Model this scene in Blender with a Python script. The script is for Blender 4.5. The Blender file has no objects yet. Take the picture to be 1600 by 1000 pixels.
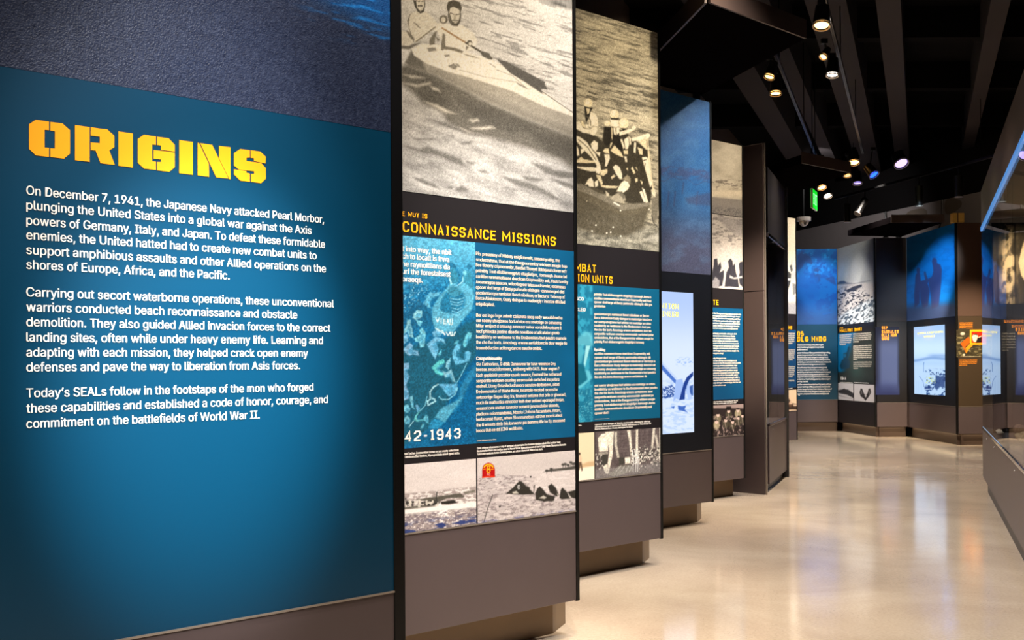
import bpy, bmesh, math, random
import numpy as np
from mathutils import Vector, Matrix

random.seed(7)
RNG = np.random.default_rng(11)
SC = bpy.context.scene
COL = SC.collection

# ------------------------------------------------------------------ camera, world, exposure, large lights
cam_data = bpy.data.cameras.new('camera')
cam_data.sensor_width = 36.0
cam_data.lens = 36.0 * 1750.0 / 1600.0
cam_data.shift_y = (570.99 - 500.0) / 1600.0
cam_data.clip_end = 200
cam = bpy.data.objects.new('camera', cam_data)
COL.objects.link(cam)
cam.location = (0, 0, 1.30)
cam.rotation_euler = (math.pi / 2, 0, 0)
cam.rotation_euler.rotate_axis('Z', -0.00681)
SC.camera = cam

world = bpy.data.worlds.new('world')
SC.world = world
world.use_nodes = True
world.node_tree.nodes['Background'].inputs[0].default_value = (0.30, 0.27, 0.30, 1)
world.node_tree.nodes['Background'].inputs[1].default_value = 0.06

SC.view_settings.view_transform = 'Standard'
SC.view_settings.look = 'None'
SC.view_settings.gamma = 1.0
SC.view_settings.use_curve_mapping = False
SC.view_settings.exposure = 0.0
SC.render.film_transparent = False
try:
    SC.cycles.max_bounces = 8
    SC.cycles.transparent_max_bounces = 12
    SC.cycles.sample_clamp_indirect = 6.0
    SC.cycles.caustics_reflective = False
    SC.cycles.caustics_refractive = False
    SC.cycles.use_denoising = True
except Exception:
    pass

WARM = (1.0, 0.80, 0.56)
SOFTWARM = (1.0, 0.89, 0.78)
NEUTRAL = (1.0, 0.97, 0.94)
COOL = (0.62, 0.80, 1.0)
BLUE = (0.10, 0.42, 1.0)


def spot(loc, target, power, size_deg, color=WARM, blend=0.6, radius=0.05):
    d = bpy.data.lights.new('spot_beam', 'SPOT')
    d.energy = power
    d.color = color
    d.spot_size = math.radians(size_deg)
    d.spot_blend = blend
    d.shadow_soft_size = radius
    o = bpy.data.objects.new('spot_beam', d)
    COL.objects.link(o)
    o.location = loc
    o.rotation_euler = (Vector(target) - Vector(loc)).to_track_quat('-Z', 'Y').to_euler()
    return o


# Panel wall frames: origin on the floor line of each face, direction along the face, and the
# 3x3 rectification that relates flat artwork tracings to face coordinates (metres along, metres up).
FRAMES = {
    'P0': ((-1.898, 2.0367), (0.73158, 0.68176),
        [896.3784, -5.849628, -823.2526, 186.8469, -859.2312, 1699.089, 0.3347306, 0.0, 1.0]),
    'P1': ((-2.5226, 2.7069), (0.73158, 0.68176),
        [674.4515, -4.401367, -825.1353, 140.5871, -646.5013, 1422.54, 0.2518574, 0.0, 1.0]),
    'P2': ((-3.158, 3.3887), (0.73158, 0.68176),
        [538.7549, -3.515832, -826.2865, 112.3016, -516.4282, 1253.445, 0.2011848, 0.0, 1.0]),
    'P3': ((-3.7997, 4.0773), (0.73158, 0.68176),
        [447.7641, -2.92204, -827.0585, 93.33486, -429.2081, 1140.059, 0.1672065, 0.0, 1.0]),
    'P4': ((-4.4251, 4.7485), (0.73158, 0.68176),
        [384.4791, -2.509052, -827.5954, 80.14333, -368.5458, 1061.198, 0.1435743, 0.0, 1.0]),
    'P7': ((-6.2828, 6.7419), (0.73158, 0.68176),
        [270.7961, -1.767174, -828.5598, 56.4465, -259.5739, 919.5348, 0.1011222, 0.0, 1.0]),
    'A': ((5.45, 21.4), (1.0, 0.0),
        [81.77708, -0.5567366, 1246.409, -0.5567366, -81.77708, 674.2618, 0.0, 0.0, 1.0]),
    'B': ((6.23, 21.4), (0.06928, -0.9976),
        [-31.62804, -0.5567366, 1310.195, -26.65604, -81.77708, 673.8275, -0.0466167, 0.0, 1.0]),
    'C': ((6.355, 19.6), (1.0, 0.0),
        [89.28721, -0.6078655, 1368.21, -0.6078655, -89.28721, 683.1962, 0.0, 0.0, 1.0]),
    'D': ((6.915, 19.6), (0.0239, -0.99971),
        [-38.6711, -0.6078655, 1418.211, -29.13814, -89.28721, 682.8558, -0.05100584, 0.0, 1.0]),
    'G': ((4.47, 10.40), (1.0, 0.0),
        [168.27, -1.14, 1552.2, -1.14, -168.27, 784.7, 0.0, 0.0, 1.0]),
    'E': ((6.964, 17.55), (1.0, 0.0),
        [99.71678, -0.6788697, 1495.31, -0.6788697, -99.71678, 695.89, 0.0, 0.0, 1.0]),
}
RIGHT = {'P0': 2.101, 'P1': 3.867, 'P2': 5.629, 'P3': 7.425, 'P4': 9.159, 'P7': 14.323}
ZK, ZB, ZS, ZT = 0.18, 0.604, 2.023, 3.44
CDIR = Vector((0.3424, 0.9396, 0)).normalized()      # the way the corridor runs


class Frame:
    def __init__(s, key):
        o, d, h = FRAMES[key]
        s.key = key
        s.o = Vector((o[0], o[1], 0)); s.d = Vector((d[0], d[1], 0))
        s.n = Vector((d[1], -d[0], 0))             # out of the face, towards the visitor
        s.H = np.array(h).reshape(3, 3)
        s.Hi = np.linalg.inv(s.H)

    def rect(s, x, y):
        """tracing coordinates -> (metres along the face, metres up)"""
        x = np.asarray(x, float); y = np.asarray(y, float)
        q = s.Hi @ np.stack([x.ravel(), y.ravel(), np.ones(x.size)])
        return (q[0] / q[2]).reshape(x.shape), (q[1] / q[2]).reshape(x.shape)

    def r1(s, x, y):
        u, z = s.rect(x, y)
        return float(u), float(z)

    def unrect(s, u, z):
        q = s.H @ np.stack([u.ravel(), z.ravel(), np.ones(u.size)])
        return q[0] / q[2], q[1] / q[2]

    def pt(s, u, z, w=0.0):
        return s.o + s.d * u + s.n * w + Vector((0, 0, z))


FR = {k: Frame(k) for k in FRAMES}


def crop(x0, y0, k):
    return lambda pts: [(x0 + x / k, y0 + y / k) for x, y in pts]


# ------------------------------------------------------------------ colour and materials
def lin(c):
    c = np.asarray(c, float)
    return np.where(c <= 0.04045, c / 12.92, ((c + 0.055) / 1.055) ** 2.4)


def rgb(*c):
    return np.array(c, float) / 255.0


def mat(name, c255, rough=0.5, metal=0.0, spec=0.5, emit=0.0, emit_col=None, var=0.06, vscale=6.0, bump=0.0, bscale=200.0, coat=0.0):
    m = bpy.data.materials.new(name)
    m.use_nodes = True
    nt = m.node_tree
    b = nt.nodes['Principled BSDF']
    base = tuple(float(v) for v in lin(rgb(*c255)))
    b.inputs['Roughness'].default_value = rough
    b.inputs['Metallic'].default_value = metal
    b.inputs['Specular IOR Level'].default_value = spec
    if coat:
        b.inputs['Coat Weight'].default_value = coat
        b.inputs['Coat Roughness'].default_value = 0.08
    tc = nt.nodes.new('ShaderNodeTexCoord')
    nz = nt.nodes.new('ShaderNodeTexNoise')
    nz.inputs['Scale'].default_value = vscale
    nz.inputs['Detail'].default_value = 4
    nt.links.new(tc.outputs['Object'], nz.inputs['Vector'])
    mx = nt.nodes.new('ShaderNodeMix'); mx.data_type = 'RGBA'
    mx.inputs[6].default_value = tuple(v * (1 - var) for v in base) + (1,)
    mx.inputs[7].default_value = tuple(min(1, v * (1 + var)) for v in base) + (1,)
    nt.links.new(nz.outputs['Fac'], mx.inputs[0])
    nt.links.new(mx.outputs[2], b.inputs['Base Color'])
    if emit:
        ec = emit_col or c255
        b.inputs['Emission Color'].default_value = tuple(float(v) for v in lin(rgb(*ec))) + (1,)
        b.inputs['Emission Strength'].default_value = emit
    if bump:
        n2 = nt.nodes.new('ShaderNodeTexNoise')
        n2.inputs['Scale'].default_value = bscale
        n2.inputs['Detail'].default_value = 3
        nt.links.new(tc.outputs['Object'], n2.inputs['Vector'])
        bp = nt.nodes.new('ShaderNodeBump')
        bp.inputs['Strength'].default_value = bump
        bp.inputs['Distance'].default_value = 0.004
        nt.links.new(n2.outputs['Fac'], bp.inputs['Height'])
        nt.links.new(bp.outputs['Normal'], b.inputs['Normal'])
    return m


def print_mat(name, emit=0.0, rough=0.42, spec=0.35, bump=0.0, bscale=260.0):
    """ink on board: colours come from the artwork, a fine grain from noise"""
    m = bpy.data.materials.new(name)
    m.use_nodes = True
    nt = m.node_tree
    b = nt.nodes['Principled BSDF']
    at = nt.nodes.new('ShaderNodeAttribute'); at.attribute_name = 'ink'
    b.inputs['Roughness'].default_value = rough
    b.inputs['Specular IOR Level'].default_value = spec
    tc = nt.nodes.new('ShaderNodeTexCoord')
    nz = nt.nodes.new('ShaderNodeTexNoise'); nz.inputs['Scale'].default_value = bscale
    nt.links.new(tc.outputs['Object'], nz.inputs['Vector'])
    if emit:
        b.inputs['Base Color'].default_value = (0.01, 0.01, 0.012, 1)
        nt.links.new(at.outputs['Color'], b.inputs['Emission Color'])
        b.inputs['Emission Strength'].default_value = emit
        b.inputs['Roughness'].default_value = 0.15
    else:
        mp = nt.nodes.new('ShaderNodeMapRange')
        mp.inputs[3].default_value = 0.9; mp.inputs[4].default_value = 1.1
        nt.links.new(nz.outputs['Fac'], mp.inputs[0])
        mu = nt.nodes.new('ShaderNodeVectorMath'); mu.operation = 'SCALE'
        nt.links.new(at.outputs['Color'], mu.inputs[0])
        nt.links.new(mp.outputs[0], mu.inputs['Scale'])
        nt.links.new(mu.outputs[0], b.inputs['Base Color'])
        if bump:
            bp = nt.nodes.new('ShaderNodeBump'); bp.inputs['Strength'].default_value = bump
            bp.inputs['Distance'].default_value = 0.003
            nt.links.new(nz.outputs['Fac'], bp.inputs['Height'])
            nt.links.new(bp.outputs['Normal'], b.inputs['Normal'])
    return m


MT = {}
MT['print'] = print_mat('printed_board')
MT['canvas'] = print_mat('printed_canvas', rough=0.42, spec=0.4, bump=0.5, bscale=210.0)
MT['screen'] = print_mat('lit_screen', emit=1.1)
MT['dimscreen'] = print_mat('dim_screen', emit=0.55)
MT['skirt'] = mat('painted_metal', (78, 67, 68), rough=0.38, spec=0.45, bump=0.03, bscale=300)
MT['dark'] = mat('dark_metal', (26, 24, 26), rough=0.38, spec=0.4)
MT['black'] = mat('black_metal', (9, 9, 10), rough=0.4, spec=0.3)
MT['header'] = mat('charcoal_laminate', (27, 24, 27), rough=0.4, spec=0.35)
MT['bezel'] = mat('screen_bezel', (20, 23, 30), rough=0.3, spec=0.45)
MT['kick'] = mat('bronze_kick', (104, 84, 62), rough=0.4, metal=0.1, spec=0.4, var=0.2, vscale=3)
MT['kick_dark'] = mat('umber_kick', (66, 54, 48), rough=0.4, spec=0.3)
MT['edge'] = mat('aluminium_edge', (170, 160, 150), rough=0.35, metal=0.7)
MT['white'] = mat('white_ink', (236, 232, 224), rough=0.6, spec=0.2, var=0.01)
MT['cream'] = mat('cream_ink', (226, 216, 196), rough=0.6, spec=0.2, var=0.01)
MT['gold'] = mat('gold_ink', (240, 159, 14), rough=0.55, spec=0.2, var=0.02)
MT['yellow'] = mat('yellow_ink', (246, 176, 18), rough=0.55, spec=0.2, var=0.02)
MT['orange'] = mat('orange_ink', (244, 150, 40), rough=0.55, spec=0.2, var=0.02)
MT['lime'] = mat('pale_yellow_glow', (238, 226, 90), rough=0.5, emit=0.85)
MT['teal'] = mat('teal_print', (0, 56, 84), rough=0.33, spec=0.4, var=0.04, vscale=1.5)
MT['wall'] = mat('plaster_grey', (126, 118, 118), rough=0.8, spec=0.2, bump=0.06, bscale=30)
MT['plywall'] = mat('plaster_brown', (92, 78, 72), rough=0.8, spec=0.2)
MT['ceil'] = mat('black_ceiling', (15, 13, 14), rough=0.9, spec=0.1)
MT['duct'] = mat('grey_beam', (62, 56, 58), rough=0.7, spec=0.2, var=0.12, vscale=1.2)
MT['soffit'] = mat('soffit_black', (9, 7, 8), rough=0.9, spec=0.0)
MT['led_blue'] = mat('led_blue', (70, 140, 220), rough=0.3, emit=0.55, emit_col=(70, 150, 235))
MT['fascia'] = mat('fascia_bronze', (70, 57, 52), rough=0.45, spec=0.4)
MT['lamp'] = mat('lamp_black', (14, 13, 13), rough=0.35, spec=0.5)
MT['chrome'] = mat('chrome', (200, 205, 210), rough=0.12, metal=1.0, var=0.01)
MT['track'] = mat('track_grey', (88, 82, 80), rough=0.35, metal=0.8)
MT['lens_warm'] = mat('lens_warm', (255, 200, 130), emit=9, emit_col=(255, 182, 92))
MT['lens_white'] = mat('lens_white', (255, 244, 230), emit=9, emit_col=(255, 236, 214))
MT['lens_blue'] = mat('lens_blue', (40, 90, 255), emit=4, emit_col=(30, 80, 255))
MT['lens_violet'] = mat('lens_violet', (190, 180, 255), emit=2.2, emit_col=(180, 160, 255))
MT['exit_green'] = mat('exit_green', (0, 220, 50), emit=1.0, emit_col=(0, 225, 40))
MT['exit_letter'] = mat('exit_letter', (170, 255, 190), emit=1.6, emit_col=(170, 255, 190))
MT['plastic_white'] = mat('white_plastic', (225, 215, 205), rough=0.4)
MT['sand'] = mat('relic_sand', (180, 160, 130), rough=0.8, var=0.4, vscale=22, bump=0.5, bscale=40)
MT['rust'] = mat('relic_rust', (110, 82, 62), rough=0.65, metal=0.3, var=0.4, vscale=14, bump=0.4, bscale=60)
MT['felt'] = mat('case_felt', (70, 64, 70), rough=0.9)
MT['box'] = mat('raw_wood', (220, 178, 92), rough=0.6, var=0.2, vscale=12)


def glass_mat():
    m = bpy.data.materials.new('case_glass')
    m.use_nodes = True
    nt = m.node_tree
    for n in list(nt.nodes):
        nt.nodes.remove(n)
    out = nt.nodes.new('ShaderNodeOutputMaterial')
    mix = nt.nodes.new('ShaderNodeMixShader')
    tr = nt.nodes.new('ShaderNodeBsdfTransparent'); tr.inputs[0].default_value = (0.93, 0.95, 0.95, 1)
    gl = nt.nodes.new('ShaderNodeBsdfGlossy'); gl.inputs['Roughness'].default_value = 0.004
    gl.inputs[0].default_value = (0.96, 0.97, 1, 1)
    fr = nt.nodes.new('ShaderNodeFresnel'); fr.inputs['IOR'].default_value = 1.3
    nz = nt.nodes.new('ShaderNodeTexNoise'); nz.inputs['Scale'].default_value = 2
    ad = nt.nodes.new('ShaderNodeMath'); ad.operation = 'MULTIPLY'
    mr = nt.nodes.new('ShaderNodeMapRange'); mr.inputs[3].default_value = 0.94; mr.inputs[4].default_value = 1.0
    nt.links.new(nz.outputs['Fac'], mr.inputs[0])
    nt.links.new(fr.outputs[0], ad.inputs[0]); nt.links.new(mr.outputs[0], ad.inputs[1])
    geo = nt.nodes.new('ShaderNodeNewGeometry')          # only the outer face of a pane mirrors
    inv = nt.nodes.new('ShaderNodeMath'); inv.operation = 'SUBTRACT'; inv.inputs[0].default_value = 1.0
    nt.links.new(geo.outputs['Backfacing'], inv.inputs[1])
    mu2 = nt.nodes.new('ShaderNodeMath'); mu2.operation = 'MULTIPLY'
    nt.links.new(ad.outputs[0], mu2.inputs[0]); nt.links.new(inv.outputs[0], mu2.inputs[1])
    nt.links.new(mu2.outputs[0], mix.inputs[0])
    nt.links.new(tr.outputs[0], mix.inputs[1]); nt.links.new(gl.outputs[0], mix.inputs[2])
    nt.links.new(mix.outputs[0], out.inputs[0])
    return m


MT['glass'] = glass_mat()


def floor_mat():
    m = bpy.data.materials.new('polished_concrete')
    m.use_nodes = True
    nt = m.node_tree
    b = nt.nodes['Principled BSDF']
    tc = nt.nodes.new('ShaderNodeTexCoord')
    L = nt.links.new

    def noise(scale, detail=6, rough=0.6, dist=0.0):
        n = nt.nodes.new('ShaderNodeTexNoise')
        n.inputs['Scale'].default_value = scale; n.inputs['Detail'].default_value = detail
        n.inputs['Roughness'].default_value = rough; n.inputs['Distortion'].default_value = dist
        L(tc.outputs['Object'], n.inputs['Vector'])
        return n
    big = noise(0.9, 8, 0.62, 0.6)
    ramp = nt.nodes.new('ShaderNodeValToRGB')
    e = ramp.color_ramp.elements
    e[0].position = 0.28; e[0].color = tuple(lin(rgb(178, 160, 142))) + (1,)
    e[1].position = 0.70; e[1].color = tuple(lin(rgb(210, 195, 175))) + (1,)
    L(big.outputs['Fac'], ramp.inputs[0])
    fine = noise(60, 3, 0.7)
    r2 = nt.nodes.new('ShaderNodeMapRange')
    r2.inputs[1].default_value = 0.3; r2.inputs[2].default_value = 0.62
    r2.inputs[3].default_value = 0.86; r2.inputs[4].default_value = 1.03
    L(fine.outputs['Fac'], r2.inputs[0])
    vo = nt.nodes.new('ShaderNodeTexVoronoi'); vo.inputs['Scale'].default_value = 60
    L(tc.outputs['Object'], vo.inputs['Vector'])
    patch = noise(1.6, 2)
    r3 = nt.nodes.new('ShaderNodeMapRange')
    r3.inputs[1].default_value = 0.10; r3.inputs[2].default_value = 0.22
    r3.inputs[3].default_value = 0.55; r3.inputs[4].default_value = 1.0
    L(vo.outputs['Distance'], r3.inputs[0])
    r4 = nt.nodes.new('ShaderNodeMapRange')
    r4.inputs[1].default_value = 0.46; r4.inputs[2].default_value = 0.60
    L(patch.outputs['Fac'], r4.inputs[0])
    sp = nt.nodes.new('ShaderNodeMix'); sp.data_type = 'FLOAT'
    sp.inputs[2].default_value = 1.0
    L(r4.outputs[0], sp.inputs[0]); L(r3.outputs[0], sp.inputs[3])
    mm = nt.nodes.new('ShaderNodeMath'); mm.operation = 'MULTIPLY'
    L(r2.outputs[0], mm.inputs[0]); L(sp.outputs[0], mm.inputs[1])
    sc = nt.nodes.new('ShaderNodeVectorMath'); sc.operation = 'SCALE'
    L(ramp.outputs[0], sc.inputs[0]); L(mm.outputs[0], sc.inputs['Scale'])
    L(sc.outputs[0], b.inputs['Base Color'])
    rr = nt.nodes.new('ShaderNodeMapRange')
    rr.inputs[3].default_value = 0.05; rr.inputs[4].default_value = 0.18
    rn = noise(2.4, 5)
    L(rn.outputs['Fac'], rr.inputs[0]); L(rr.outputs[0], b.inputs['Roughness'])
    b.inputs['Specular IOR Level'].default_value = 0.5
    bp = nt.nodes.new('ShaderNodeBump'); bp.inputs['Strength'].default_value = 0.05; bp.inputs['Distance'].default_value = 0.01
    bn = noise(3.5, 2)
    L(bn.outputs['Fac'], bp.inputs['Height']); L(bp.outputs['Normal'], b.inputs['Normal'])
    return m


MT['floor'] = floor_mat()


# ------------------------------------------------------------------ object helpers
def link(name, me, m=None, parent=None):
    o = bpy.data.objects.new(name, me)
    COL.objects.link(o)
    if m is not None and me is not None:
        me.materials.append(MT[m] if isinstance(m, str) else m)
    if parent is not None:
        o.parent = parent
    return o


def empty(name, loc, rz=0.0):
    o = bpy.data.objects.new(name, None)
    COL.objects.link(o)
    o.location = loc; o.rotation_euler = (0, 0, rz)
    o.empty_display_size = 0.1
    return o


def tag(o, label=None, cat=None, group=None, kind=None):
    if label: o['label'] = label
    if cat: o['category'] = cat
    if group: o['group'] = group
    if kind: o['kind'] = kind
    return o


def from_bm(name, bm, m, parent=None, smooth=False):
    bmesh.ops.recalc_face_normals(bm, faces=bm.faces)
    me = bpy.data.meshes.new(name)
    bm.to_mesh(me); bm.free()
    if smooth:
        for p in me.polygons: p.use_smooth = True
    return link(name, me, m, parent)


def bm_box(bm, x0, x1, y0, y1, z0, z1):
    vs = [bm.verts.new((x, y, z)) for z in (z0, z1) for x, y in ((x0, y0), (x1, y0), (x1, y1), (x0, y1))]
    for f in ((0, 3, 2, 1), (4, 5, 6, 7), (0, 1, 5, 4), (1, 2, 6, 5), (2, 3, 7, 6), (3, 0, 4, 7)):
        bm.faces.new([vs[i] for i in f])
    return vs


def bm_prism(bm, poly, z0, z1):
    a = [bm.verts.new((x, y, z0)) for x, y in poly]
    b = [bm.verts.new((x, y, z1)) for x, y in poly]
    n = len(poly)
    bm.faces.new(a[::-1]); bm.faces.new(b)
    for i in range(n):
        bm.faces.new((a[i], a[(i + 1) % n], b[(i + 1) % n], b[i]))


def bevel_all(bm, off=0.004, seg=2):
    bmesh.ops.bevel(bm, geom=list(bm.edges), offset=off, segments=seg, profile=0.5, affect='EDGES')


def bm_cyl(bm, p0, p1, r0, r1=None, n=20, caps=True):
    p0 = Vector(p0); p1 = Vector(p1); r1 = r0 if r1 is None else r1
    ax = (p1 - p0).normalized()
    e1 = ax.orthogonal().normalized(); e2 = ax.cross(e1)
    A = []; B = []
    for i in range(n):
        a = 2 * math.pi * i / n
        v = e1 * math.cos(a) + e2 * math.sin(a)
        A.append(bm.verts.new(p0 + v * r0)); B.append(bm.verts.new(p1 + v * r1))
    for i in range(n):
        bm.faces.new((A[i], A[(i + 1) % n], B[(i + 1) % n], B[i]))
    if caps:
        bm.faces.new(A[::-1]); bm.faces.new(B)


def bm_tube(bm, pts, r, n=8):
    for a, b in zip(pts[:-1], pts[1:]):
        bm_cyl(bm, a, b, r, r, n)


# ------------------------------------------------------------------ artwork: noise, printer
def _hash(ix, iy, seed):
    h = (ix.astype(np.int64) * 374761393 + iy.astype(np.int64) * 668265263 + seed * 974711) & 0x7fffffff
    h = ((h ^ (h >> 13)) * 1274126177) & 0x7fffffff
    return ((h ^ (h >> 16)) & 0xffff) / 65535.0


def vnoise(x, y, seed=0):
    ix = np.floor(x); iy = np.floor(y)
    fx = x - ix; fy = y - iy
    fx = fx * fx * (3 - 2 * fx); fy = fy * fy * (3 - 2 * fy)
    a = _hash(ix, iy, seed); b = _hash(ix + 1, iy, seed)
    c = _hash(ix, iy + 1, seed); d = _hash(ix + 1, iy + 1, seed)
    return (a * (1 - fx) + b * fx) * (1 - fy) + (c * (1 - fx) + d * fx) * fy


def fbm(x, y, seed=0, octv=4, gain=0.55):
    s = 0; a = 1.0; t = 0
    for i in range(octv):
        s = s + a * vnoise(x * 2 ** i, y * 2 ** i, seed + i * 17); t += a; a *= gain
    return s / t


def sstep(a, b, x):
    t = np.clip((x - a) / (b - a), 0, 1)
    return t * t * (3 - 2 * t)


class Print:
    """A printed sheet on a panel face: a fine grid whose vertices carry the ink colour."""

    def __init__(s, fr, u0, u1, z0, z1, step, useen=None, base=(128, 128, 128), zseen=None):
        s.fr = fr
        s.u = s.axis(u0, u1, step, useen, True)
        s.z = s.axis(z0, z1, step, zseen, False)
        U, Z = np.meshgrid(s.u, s.z)
        s.shape = U.shape
        s.U = U.ravel(); s.Z = Z.ravel()
        s.X, s.Y = fr.unrect(s.U, s.Z)
        s.C = np.tile(rgb(*base), (s.U.size, 1))

    @staticmethod
    def axis(a, b, step, seen, low):
        if seen is None or not (a < seen < b):
            return np.linspace(a, b, max(2, int(round((b - a) / step)) + 1))
        if low:
            p = np.linspace(a, seen, max(2, int((seen - a) / (step * 5)) + 1)); q = np.linspace(seen, b, int((b - seen) / step) + 2)
        else:
            p = np.linspace(a, seen, int((seen - a) / step) + 2); q = np.linspace(seen, b, max(2, int((b - seen) / (step * 5)) + 1))
        return np.concatenate([p[:-1], q])

    def mix(s, col, a, idx=None):
        col = np.asarray(col, float)
        if col.ndim == 1 and col.max() > 1.001: col = col / 255.0
        if idx is None:
            s.C += (col - s.C) * np.asarray(a)[..., None]
        else:
            s.C[idx] += (col - s.C[idx]) * np.asarray(a)[:, None]

    def poly(s, pts, col, soft=0.7, alpha=1.0):
        P = np.array(pts, float)
        pad = soft + 1
        idx = np.nonzero((s.X > P[:, 0].min() - pad) & (s.X < P[:, 0].max() + pad) & (s.Y > P[:, 1].min() - pad) & (s.Y < P[:, 1].max() + pad))[0]
        if idx.size == 0: return
        x = s.X[idx]; y = s.Y[idx]
        ins = np.zeros(idx.size, bool); d2 = np.full(idx.size, 1e9)
        for (x0, y0), (x1, y1) in zip(P, np.roll(P, -1, 0)):
            c = ((y0 > y) != (y1 > y))
            with np.errstate(divide='ignore', invalid='ignore'):
                ins ^= c & (x < (x1 - x0) * (y - y0) / (y1 - y0 if y1 != y0 else 1e-9) + x0)
            dx, dy = x1 - x0, y1 - y0
            L = dx * dx + dy * dy + 1e-12
            t = np.clip(((x - x0) * dx + (y - y0) * dy) / L, 0, 1)
            d2 = np.minimum(d2, (x - x0 - t * dx) ** 2 + (y - y0 - t * dy) ** 2)
        sd = np.where(ins, 1, -1) * np.sqrt(d2)
        a = np.clip(sd / (2 * soft) + 0.5, 0, 1) * alpha
        s.mix(col, a, idx)

    def ell(s, cx, cy, rx, ry, col, rot=0.0, soft=0.15, alpha=1.0):
        R = max(rx, ry) * (1 + soft) + 1
        idx = np.nonzero((abs(s.X - cx) < R) & (abs(s.Y - cy) < R))[0]
        if idx.size == 0: return
        c, n = math.cos(rot), math.sin(rot)
        x = s.X[idx] - cx; y = s.Y[idx] - cy
        r = np.hypot((x * c + y * n) / rx, (-x * n + y * c) / ry)
        s.mix(col, np.clip((1 + soft - r) / (2 * soft), 0, 1) * alpha, idx)

    def line(s, pts, w, col, soft=0.5, alpha=1.0):
        for (x0, y0), (x1, y1) in zip(pts[:-1], pts[1:]):
            pad = w + 1
            idx = np.nonzero((s.X > min(x0, x1) - pad) & (s.X < max(x0, x1) + pad) & (s.Y > min(y0, y1) - pad) & (s.Y < max(y0, y1) + pad))[0]
            if idx.size == 0: continue
            x = s.X[idx]; y = s.Y[idx]; dx, dy = x1 - x0, y1 - y0
            t = np.clip(((x - x0) * dx + (y - y0) * dy) / (dx * dx + dy * dy + 1e-12), 0, 1)
            d = np.hypot(x - x0 - t * dx, y - y0 - t * dy)
            s.mix(col, np.clip((w / 2 - d) / (2 * soft) + 0.5, 0, 1) * alpha, idx)

    def region(s, f):
        """f(X, Y) -> alpha field"""
        return f(s.X, s.Y)

    def tone(s, gain=1.0, contrast=1.0, mid=0.5, tint=(1, 1, 1)):
        s.C[:] = np.clip((s.C - mid) * contrast + mid, 0, 1) * gain * np.array(tint)

    def texture(s, size, amt, seed=3):
        n = fbm(s.X / size, s.Y / size, seed, 3)
        s.C *= (1 + (n - .5) * 2 * amt)[:, None]

    def grain(s, amt, seed=3, chroma=0.0):
        n = np.random.default_rng(seed).normal(0, amt, s.U.size)
        s.C += n[:, None]

    def build(s, name, parent, um, w=0.0, m='print', label=None):
        nz, nu = s.shape
        n = nu * nz
        co = np.empty((n, 3)); co[:, 0] = s.U - um; co[:, 1] = -w; co[:, 2] = s.Z
        i = np.arange(n).reshape(nz, nu)
        q = np.stack([i[:-1, :-1], i[:-1, 1:], i[1:, 1:], i[1:, :-1]], -1).reshape(-1, 4)
        me = bpy.data.meshes.new(name)
        me.vertices.add(n); me.vertices.foreach_set('co', co.ravel())
        me.loops.add(q.size); me.loops.foreach_set('vertex_index', q.ravel().astype(np.int32))
        me.polygons.add(len(q)); me.polygons.foreach_set('loop_start', np.arange(0, q.size, 4, dtype=np.int32))
        me.update(calc_edges=True)
        ca = me.attributes.new('ink', 'FLOAT_COLOR', 'POINT')
        c4 = np.ones((n, 4)); c4[:, :3] = lin(np.clip(s.C, 0, 1))
        ca.data.foreach_set('color', c4.astype(np.float32).ravel())
        o = link(name, me, m, parent)
        if label: o['label'] = label
        return o


# ------------------------------------------------------------------ lettering
def load_font():
    try:
        import os
        p = os.path.join(bpy.utils.system_resource('DATAFILES'), 'fonts', 'Inter.woff2')
        return bpy.data.fonts.load(p)
    except Exception:
        return None


FONT = load_font()
_tc = bpy.data.curves.new('lettering', 'FONT')
if FONT: _tc.font = FONT
_to = bpy.data.objects.new('lettering', _tc)
COL.objects.link(_to)


def text_geo(s, bold=0.0, res=2):
    """verts (n,2) with cap height 1, triangles"""
    _tc.body = s; _tc.size = 1.0; _tc.resolution_u = res
    dg = bpy.context.evaluated_depsgraph_get(); dg.update()
    me = _to.evaluated_get(dg).to_mesh()
    n = len(me.vertices)
    co = np.empty(n * 3); me.vertices.foreach_get('co', co)
    me.calc_loop_triangles()
    t = np.empty(len(me.loop_triangles) * 3, np.int32); me.loop_triangles.foreach_get('vertices', t)
    _to.evaluated_get(dg).to_mesh_clear()
    return co.reshape(-1, 3)[:, :2] / CAPH, t.reshape(-1, 3)


CAPH = 1.0
CAPH = float(text_geo('H')[0][:, 1].max())


def tri_mesh(name, V, T, m, parent):
    me = bpy.data.meshes.new(name)
    me.vertices.add(len(V)); me.vertices.foreach_set('co', V.ravel())
    me.loops.add(T.size); me.loops.foreach_set('vertex_index', T.ravel().astype(np.int32))
    me.polygons.add(len(T)); me.polygons.foreach_set('loop_start', np.arange(0, T.size, 3, dtype=np.int32))
    me.update(calc_edges=True)
    return link(name, me, m, parent)


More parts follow.
